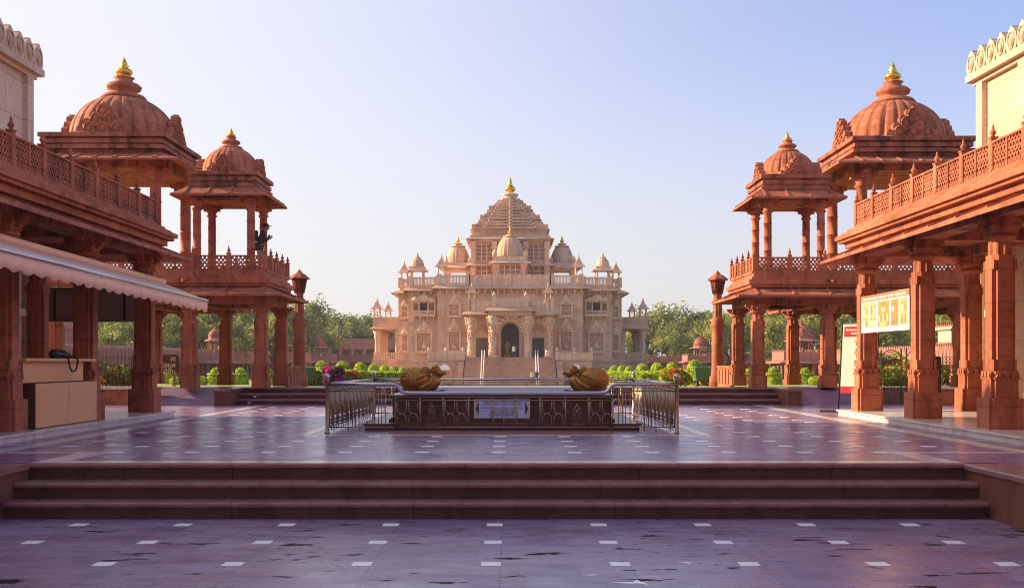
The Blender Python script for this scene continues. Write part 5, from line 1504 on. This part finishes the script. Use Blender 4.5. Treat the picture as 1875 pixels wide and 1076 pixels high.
for kind, px, Y, s in (('tiered', 395, 80, 1.0), ('tiered', 440, 80, 1.0), ('tiered', 491, 82, .95), ('ball', 368, 76, 1.0), ('ball', 489, 75, .8), ('ball', 322, 78, .9), ('tiered', 306, 84, .8), ('tiered', 1370, 82, .95), ('tiered', 1416, 80, 1.05), ('tiered', 1474, 81, 1.0), ('ball', 1493, 76, 1.0), ('ball', 1378, 80, .6), ('tiered', 1548, 82, 1.0), ('ball', 1340, 84, .8)):
    same = [r for r in (kind,)]
    side = 'left' if px < CX else 'right'
    near = {395: 'right of the thin back pillar', 440: 'left of the front pavilion pillar', 491: 'between the two front pavilion pillars', 368: 'beside the thin back pillar, lowest of its cluster', 489: 'just left of the second pavilion pillar', 322: 'under the brown garden sign', 306: 'left behind the brown garden sign', 1370: 'between the two left pillars', 1416: 'just right of the front pillar', 1474: 'left of the far pillar', 1493: 'beside the far pillar, lowest of its cluster', 1378: 'tucked behind the front pillar', 1548: 'beside the white standing sign', 1340: 'behind the parapet wall by the lamp pillar'}[px]
    place_top(kind, px, Y, s, f'lime green {"three-tiered" if kind == "tiered" else "ball"} topiary, {near}', 'topiaries on the lawn')
def hedge(s):
    t = thing('hedge', 'low clipped green hedge under the dome bushes ' + ('left' if s < 0 else 'right') + ' of the temple stairs', 'hedge', (s * 10.6, 80, -.6), 'low hedges beside the stairs')
    rr = random.Random(50 + s); m = MB()
    y = 57.0
    while y < 112:
        g = gz(s * 10.6, y); top = PZ(679 if y < 70 else 681, y); top = max(top, g + .5)
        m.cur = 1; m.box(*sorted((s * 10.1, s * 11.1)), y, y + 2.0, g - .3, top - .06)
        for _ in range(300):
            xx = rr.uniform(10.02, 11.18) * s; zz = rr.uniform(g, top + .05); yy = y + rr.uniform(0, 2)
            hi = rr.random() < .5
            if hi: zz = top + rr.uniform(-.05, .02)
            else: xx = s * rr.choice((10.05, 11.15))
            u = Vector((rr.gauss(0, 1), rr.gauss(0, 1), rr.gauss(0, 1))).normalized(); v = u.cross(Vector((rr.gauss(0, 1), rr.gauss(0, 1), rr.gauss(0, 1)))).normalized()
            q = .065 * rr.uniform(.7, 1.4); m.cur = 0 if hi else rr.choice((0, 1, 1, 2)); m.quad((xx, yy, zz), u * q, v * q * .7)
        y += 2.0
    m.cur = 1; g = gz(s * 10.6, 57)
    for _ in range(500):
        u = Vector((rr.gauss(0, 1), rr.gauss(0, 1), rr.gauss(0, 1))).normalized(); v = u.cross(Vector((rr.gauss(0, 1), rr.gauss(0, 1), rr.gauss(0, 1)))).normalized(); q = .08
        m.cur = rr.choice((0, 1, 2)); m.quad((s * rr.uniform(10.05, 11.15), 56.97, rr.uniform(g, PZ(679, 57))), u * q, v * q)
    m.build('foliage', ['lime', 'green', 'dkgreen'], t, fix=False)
hedge(-1); hedge(1)
def bush(px, Y, w, h, mats, n, label, cat='shrub', name='flowering_shrub', size=.11, group=None):
    x = PX(px, Y); g = gz(x, Y); t = thing(name, label, cat, (x, Y, g), group); rr = random.Random(int(px * 7 + Y))
    m = MB()
    for _ in range(16):
        c = (x + rr.uniform(-.7, .7) * w, Y + rr.uniform(-.5, .5) * w, g + h * rr.uniform(.2, .85)); r = rr.uniform(.2, .36) * min(w, h) + .1
        leaves(m, c, (r, r, r), n // 16, size, rr, rr.choice(((0, 0, 1), (1, 1, 2), (0, 2, 2), (0, 1, 2))))
    m.build('foliage', list(mats), t, fix=False)
    m = MB()
    for _ in range(6): m.tube([(x, Y, g - .15), (x + rr.uniform(-.3, .3) * w, Y + rr.uniform(-.3, .3) * w, g + h * .35), (x + rr.uniform(-.6, .6) * w, Y + rr.uniform(-.3, .3) * w, g + h * .75)], [.03, .02, .01], 5)
    m.build('stem', 'bark', t)
bush(612, 55, .62, .95, ('magenta', 'magenta', 'dkgreen'), 1500, 'magenta flowering shrub right of the left green bin', group=None)
bush(640, 60, .45, .75, ('magenta', 'coral', 'green'), 800, 'smaller magenta and red shrub beside the magenta flowers')
bush(655, 64, .5, .8, ('yellow', 'lime', 'green'), 1300, 'yellow green shrub below the dome bushes left of the stairs')
bush(575, 58, .6, .9, ('lime', 'green', 'yellow'), 900, 'leafy green shrub behind the left green bin')
bush(1246, 57, .55, .95, ('coral', 'green', 'yellow'), 1200, 'coral red flowering shrub left of the right green bin')
bush(1222, 61, .5, .9, ('yellow', 'lime', 'green'), 1300, 'yellow green shrub left of the coral flowers')
bush(1298, 56, .45, .9, ('green', 'coral', 'lime'), 800, 'green shrub with red flowers between the right bin and lamp pillar')
bush(1190, 68, .7, .7, ('lime', 'lime', 'green'), 900, 'low lime green shrub at the right hedge foot near the railing ball')
bush(1660, 45, .9, .9, ('coral', 'green', 'yellow'), 1200, 'red flowering shrub behind the arched iron gate')
bush(1625, 44, .9, .7, ('yellow', 'green', 'lime'), 900, 'yellow green shrub left behind the arched iron gate')
bush(1745, 44, 1.1, .8, ('green', 'yellow', 'dkgreen'), 1000, 'green shrub behind the iron fence right of the gate')
bush(225, 44, 1.5, .7, ('dkgreen', 'green', 'yellow'), 1300, 'dark green shrub behind the iron fence beside the counter')
bush(205, 92, 2.2, 1.7, ('green', 'dkgreen', 'trA'), 900, 'tall grassy shrub against the pale pink building', size=.2)
bush(1610, 92, 2.2, 2.6, ('trA', 'dkgreen', 'trB'), 1100, 'tall green shrub seen below the picture banner', size=.2)
def bin_(px, Y, label):
    x = PX(px, Y); g = gz(x, Y); t = thing('garbage_bin', label, 'bin', (x, Y, g), 'green wheeled bins'); z = PZ(703, Y)
    m = MB(); s = .36
    m.hexa([(x - s * .8, Y - s * .8, z + .18), (x + s * .8, Y - s * .8, z + .18), (x + s * .8, Y + s * .8, z + .18), (x - s * .8, Y + s * .8, z + .18)], [(x - s, Y - s, z + .78), (x + s, Y - s, z + .78), (x + s, Y + s, z + .78), (x - s, Y + s, z + .78)]); m.build('body', 'binG', t)
    m = MB(); m.box(x - s * 1.06, x + s * 1.06, Y - s * 1.06, Y + s * 1.06, z + .78, z + .83); m.tap(x, Y, s * 1.02, z + .83, s * .75, z + .90); m.build('lid', 'binG', t)
    m = MB()
    for dx in (-1, 1): m.tube([(x + dx * s * .75, Y + .2, z + .1), (x + dx * s * .95, Y + .2, z + .1)], .1, 10); m.box(x + dx * s * .7 - .03, x + dx * s * .7 + .03, Y - s * .75, Y - s * .7 + .05, z - .05, z + .2)
    m.box(x - s * .7, x + s * .7, Y - s * .7, Y - s * .62, z - .05, z + .0)
    m.build('wheels', 'black', t)
bin_(563, 54, 'green garbage bin beside the left lamp pillar'); bin_(1284, 54, 'green garbage bin beside the right lamp pillar')
for i, px in enumerate((672, 701, 716, 730, 1119, 1132, 1147, 1189, 1211)):
    side = 'left' if px < CX else 'right'; j = i if px < CX else i - 4
    Y = 9.0 * F / abs(px - CX); x = PX(px, Y); g = gz(x, Y); z = PZ(691, Y)
    t = thing('garden_lamp', f'brown mushroom garden lamp, {ORD[j]} from the left at the {side} hedge foot', 'garden lamp', (x, Y, g), 'mushroom garden lamps')
    m = MB(); m.lathe([(.05, g - .05), (.04, z - .1)], x, Y, 8); m.build('stem', 'bark', t)
    m = MB(); m.lathe([(.05, z - .14), (.22, z - .12), (.2, z - .06), (.08, z - .01), (.04, z + .05), (.005, z + .06)], x, Y, 12); m.build('hood', 'signbrown', t)
# ------------------------------------------------------------------ people
def person(name, label, loc, rz, h, pose, cols, hat):
    """skinned figure; local +Y is the way it faces"""
    S = h / 1.72
    J = {'pel': (0, 0, .95), 'sp': (0, .0, 1.12), 'ch': (0, .0, 1.32), 'nk': (0, .0, 1.47), 'hd': (0, .02, 1.56), 'tp': (0, .02, 1.68),
         'lh': (-.09, 0, .90), 'lk': (-.10, .02, .49), 'la': (-.10, -.02, .09), 'lt': (-.11, .13, .03), 'rh': (.09, 0, .90), 'rk': (.10, .02, .49), 'ra': (.10, -.02, .09), 'rt': (.11, .13, .03),
         'ls': (-.18, 0, 1.40), 'le': (-.23, -.02, 1.12), 'lw': (-.24, .06, .88), 'lp': (-.24, .08, .81), 'rs': (.18, 0, 1.40), 're': (.23, -.02, 1.12), 'rw': (.24, .06, .88), 'rp': (.24, .08, .81)}
    J.update(pose)
    rad = {'pel': .135, 'sp': .125, 'ch': .15, 'nk': .058, 'hd': .088, 'tp': .075, 'lh': .095, 'lk': .062, 'la': .045, 'lt': .035, 'ls': .065, 'le': .046, 'lw': .032, 'lp': .034}
    names = list(J)
    E = [('pel', 'sp'), ('sp', 'ch'), ('ch', 'nk'), ('nk', 'hd'), ('hd', 'tp'), ('pel', 'lh'), ('lh', 'lk'), ('lk', 'la'), ('la', 'lt'), ('pel', 'rh'), ('rh', 'rk'), ('rk', 'ra'), ('ra', 'rt'), ('ch', 'ls'), ('ls', 'le'), ('le', 'lw'), ('lw', 'lp'), ('ch', 'rs'), ('rs', 're'), ('re', 'rw'), ('rw', 'rp')]
    V = [Vector(J[n]) * S for n in names]; Rr = [rad.get(n, rad.get('l' + n[1:], .05)) * S for n in names]; EE = [(names.index(a), names.index(b)) for a, b in E]
    kind = {n: cols[0] for n in names}
    for n in ('nk', 'hd', 'tp', 'lw', 'lp', 'rw', 'rp'): kind[n] = 'skin'
    for n in ('lh', 'lk', 'rh', 'rk', 'pel'): kind[n] = cols[1]
    for n in ('la', 'lt', 'ra', 'rt'): kind[n] = 'hair'
    for s, w, p in (('l', 'lw', 'lp'), ('r', 'rw', 'rp')):        # five fingers
        a = Vector(J[w]) * S; b = Vector(J[p]) * S; d = (b - a).normalized(); side = d.cross(Vector((0, 0, 1)) if abs(d.z) < .8 else Vector((0, 1, 0))).normalized()
        for i, (o, L) in enumerate(((-.027, .07), (-.009, .08), (.009, .075), (.027, .06), (.04, .045))):
            base = b + side * o * S; k = len(V); V += [base + d * L * .5 * S, base + d * L * S + side.cross(d) * .02 * S]; Rr += [.009 * S, .008 * S]; EE += [(names.index(p), k), (k, k + 1)]; kind[k] = kind[k + 1] = 'skin'
    me = bpy.data.meshes.new('body'); me.from_pydata([tuple(v) for v in V], EE, [])
    o = bpy.data.objects.new('body', me); C.objects.link(o)
    o.modifiers.new('s', 'SKIN'); sub = o.modifiers.new('u', 'SUBSURF'); sub.levels = 2; sub.render_levels = 2
    for i, sv in enumerate(me.skin_vertices[0].data): sv.radius = (Rr[i], Rr[i]); sv.use_root = (i == 0)
    dg = bpy.context.evaluated_depsgraph_get(); bm_ = bpy.data.meshes.new_from_object(o.evaluated_get(dg)); bpy.data.objects.remove(o)
    # squash depth a little so the trunk is not a tube, then colour by nearest bone
    mats = [cols[0], cols[1], 'skin', 'hair']; bm_.materials.clear()
    for q in mats: bm_.materials.append(M[q])
    keys = [kind.get(names[i] if i < len(names) else i, 'skin') for i in range(len(V))]
    for p in bm_.polygons:
        best = min(range(len(V)), key=lambda i: (V[i] - p.center).length - Rr[i]); p.material_index = mats.index(keys[best]); p.use_smooth = True
    t = thing(name, label, 'person', loc); t.rotation_euler.z = rz
    bm_.name = 'body'; link('body', bm_, t)
    hd = Vector(J['hd']) * S; m = MB()
    m.ell((hd.x, hd.y + .015 * S, hd.z + .03 * S), (.077 * S, .095 * S, .118 * S), 16, 12)                          # head with nose, ears, eyes, mouth
    m.ell((hd.x, hd.y + .112 * S, hd.z + .01 * S), (.014 * S, .02 * S, .022 * S), 8, 6)
    for s in (-1, 1): m.ell((hd.x + s * .078 * S, hd.y + .01 * S, hd.z + .02 * S), (.012 * S, .02 * S, .032 * S), 8, 6)
    m.cur = 1
    for s in (-1, 1): m.ell((hd.x + s * .03 * S, hd.y + .1 * S, hd.z + .04 * S), (.013 * S, .01 * S, .008 * S), 8, 6)
    m.cur = 2; m.ell((hd.x, hd.y + .102 * S, hd.z - .035 * S), (.024 * S, .008 * S, .007 * S), 8, 6)
    link('face', m.mesh('face', ['skin', 'hair', 'redcloth']), t)
    m = MB()
    m.ell((hd.x, hd.y - .012 * S, hd.z + .06 * S), (.086 * S, .1 * S, .095 * S), 14, 9)
    link('hair', m.mesh('hair', 'hair'), t)
    if hat:
        m = MB(); m.ell((hd.x, hd.y, hd.z + .095 * S), (.095 * S, .112 * S, .075 * S), 14, 8)
        m.hexa([(hd.x - .07 * S, hd.y + .08 * S, hd.z + .08 * S), (hd.x + .07 * S, hd.y + .08 * S, hd.z + .08 * S), (hd.x + .05 * S, hd.y + .2 * S, hd.z + .06 * S), (hd.x - .05 * S, hd.y + .2 * S, hd.z + .06 * S)], [(hd.x - .07 * S, hd.y + .08 * S, hd.z + .095 * S), (hd.x + .07 * S, hd.y + .08 * S, hd.z + .095 * S), (hd.x + .05 * S, hd.y + .2 * S, hd.z + .07 * S), (hd.x - .05 * S, hd.y + .2 * S, hd.z + .07 * S)])
        link('cap', m.mesh('cap', 'black'), t)
    m = MB()                                                        # open jacket / kurta hem
    p = Vector(J['pel']) * S
    m.lathe([(.17 * S, p.z - .14 * S), (.165 * S, p.z - .02 * S), (.15 * S, p.z + .12 * S)], p.x, p.y, 14)
    link('jacket_hem' if hat else 'shirt_hem', m.mesh('hem', cols[0]), t)
    return t
lean = {'sp': (0, .05, 1.12), 'ch': (0, .12, 1.31), 'nk': (0, .17, 1.45), 'hd': (0, .20, 1.53), 'tp': (0, .22, 1.64), 'ls': (-.18, .12, 1.39), 'le': (-.27, .20, 1.14), 'lw': (-.06, .30, 1.24), 'lp': (.0, .31, 1.27), 'rs': (.18, .12, 1.39), 're': (.27, .20, 1.12), 'rw': (.08, .34, 1.20), 'rp': (.03, .37, 1.24)}
pm = person('person', 'person in dark jacket, black cap and khaki trousers leaning on the left pavilion balcony', (-8.14, 34.55, 4.085), -PI / 2 + .25, 1.74, lean, ('jacket', 'khaki'), True)
m = MB(); m.box(-.16, .16, -.17, -.03, 1.12, 1.42); m.ell((0, -.1, 1.42), (.16, .07, .05), 12, 6); link('backpack', m.mesh('backpack', 'black'), pm)
walk = {'lk': (-.10, .10, .50), 'la': (-.10, .12, .10), 'lt': (-.11, .26, .05), 'rk': (.10, -.04, .50), 'ra': (.10, -.20, .13), 'rt': (.11, -.08, .04)}
stz = 1.9 - .26 * 13
person('person', 'person in white top with maroon scarf at the foot of the temple stairs', (PX(974, 136.8), 136.8, stz), .3, 1.66, walk, ('whitecloth', 'redcloth'), False)
person('person', 'person in dark navy clothes at the foot of the temple stairs', (PX(983, 136.9), 136.9, stz), -.2, 1.72, walk, ('navycloth', 'navycloth'), False)
person('person', 'person in a white shirt standing in the dark temple doorway', (PX(941, 145.6), 145.6, 1.905), PI, 1.7, {}, ('whitecloth', 'navycloth'), False)
# ------------------------------------------------------------------ light, sky, camera
SUN = Vector((-1.0, .20, 0)).normalized(); EL = R(22)
to_sun = Vector((SUN.x * math.cos(EL), SUN.y * math.cos(EL), math.sin(EL)))
ld = bpy.data.lights.new('sun', 'SUN'); ld.energy = 4.3; ld.angle = R(.5); ld.color = (1.0, .74, .45)
lo = bpy.data.objects.new('sun', ld); C.objects.link(lo); lo.rotation_euler = to_sun.to_track_quat('Z', 'Y').to_euler()
w = bpy.data.worlds.new('World'); sc.world = w; w.use_nodes = True
nt = w.node_tree; bg = nt.nodes['Background']
sky = nt.nodes.new('ShaderNodeTexSky'); sky.sky_type = 'NISHITA'; sky.sun_disc = False
sky.sun_elevation = EL; sky.sun_rotation = math.atan2(to_sun.x, to_sun.y)
sky.air_density = 1.0; sky.dust_density = 3.0; sky.ozone_density = 2.0; sky.altitude = 50
# air-light of a hazy morning: the sky pales towards the horizon and towards the sun's side
BS = .10
geo = nt.nodes.new('ShaderNodeTexCoord'); vec = geo.outputs['Generated']
dt = N(nt, 'ShaderNodeVectorMath', operation='DOT_PRODUCT'); nt.links.new(vec, dt.inputs[0]); dt.inputs[1].default_value = (SUN.x, SUN.y, .12)
mg = N(nt, 'ShaderNodeMapRange', interpolation_type='SMOOTHSTEP'); nt.links.new(dt.outputs['Value'], mg.inputs[0]); mg.inputs[1].default_value = -.30; mg.inputs[2].default_value = .78
sz = N(nt, 'ShaderNodeSeparateXYZ'); nt.links.new(vec, sz.inputs[0])
mh = N(nt, 'ShaderNodeMapRange', interpolation_type='SMOOTHSTEP'); nt.links.new(sz.outputs[2], mh.inputs[0]); mh.inputs[1].default_value = .30; mh.inputs[2].default_value = -.02
mx = N(nt, 'ShaderNodeMath', operation='MULTIPLY'); i1 = N(nt, 'ShaderNodeMath', operation='SUBTRACT'); i1.inputs[0].default_value = 1; nt.links.new(mg.outputs[0], i1.inputs[1])
i2 = N(nt, 'ShaderNodeMath', operation='SUBTRACT'); i2.inputs[0].default_value = 1; nt.links.new(mh.outputs[0], i2.inputs[1])
nt.links.new(i1.outputs[0], mx.inputs[0]); nt.links.new(i2.outputs[0], mx.inputs[1])
fz = N(nt, 'ShaderNodeMath', operation='SUBTRACT'); fz.inputs[0].default_value = 1; nt.links.new(mx.outputs[0], fz.inputs[1])
f2 = N(nt, 'ShaderNodeMath', operation='MULTIPLY'); f2.inputs[1].default_value = .93; nt.links.new(fz.outputs[0], f2.inputs[0])
skc = mixc(nt, 'MULTIPLY', 1, sky.outputs[0], (1.28, 1.10, 1.27))
EX = 2.0
hz = mixc(nt, 'MIX', mg.outputs[0], (.70 / EX / BS, .70 / EX / BS, .735 / EX / BS), (.83 / EX / BS, .815 / EX / BS, .815 / EX / BS))
nt.links.new(mixc(nt, 'MIX', f2.outputs[0], skc, hz), bg.inputs[0]); bg.inputs[1].default_value = BS
cd = bpy.data.cameras.new('camera'); co = bpy.data.objects.new('camera', cd); C.objects.link(co)
co.location = (0, 0, EYE); co.rotation_euler = (PI / 2, 0, 0)
cd.sensor_width = 36; cd.lens = 36 * F / 1875; cd.shift_x = (937.5 - CX) / 1875; cd.shift_y = (CY - 538) / 1875
cd.clip_start = .1; cd.clip_end = 6000; sc.camera = co
sc.view_settings.view_transform = 'Standard'; sc.view_settings.look = 'None'; sc.view_settings.exposure = 1.2; sc.view_settings.gamma = 1
sc.render.engine = 'CYCLES'; sc.cycles.use_denoising = True; sc.cycles.filter_width = 1.1; sc.cycles.max_bounces = 6; sc.cycles.diffuse_bounces = 4; sc.cycles.glossy_bounces = 3; sc.cycles.transmission_bounces = 2
sc.cycles.sample_clamp_indirect = 6

HZ = 0.0003
def haze_box():
    m = MB(); m.box(-320, 320, -30, 420, -4.2, 15.5); o = m.build('haze', 'white'); o.data.materials.clear()
    mt = bpy.data.materials.new('haze_air'); mt.use_nodes = True; nt = mt.node_tree; nt.nodes.remove(nt.nodes['Principled BSDF'])
    v = nt.nodes.new('ShaderNodeVolumePrincipled'); v.inputs['Color'].default_value = (.86, .88, .95, 1); v.inputs['Density'].default_value = HZ; v.inputs['Anisotropy'].default_value = .2
    nt.links.new(v.outputs[0], nt.nodes['Material Output'].inputs['Volume']); o.data.materials.append(mt); o['kind'] = 'stuff'
haze_box()
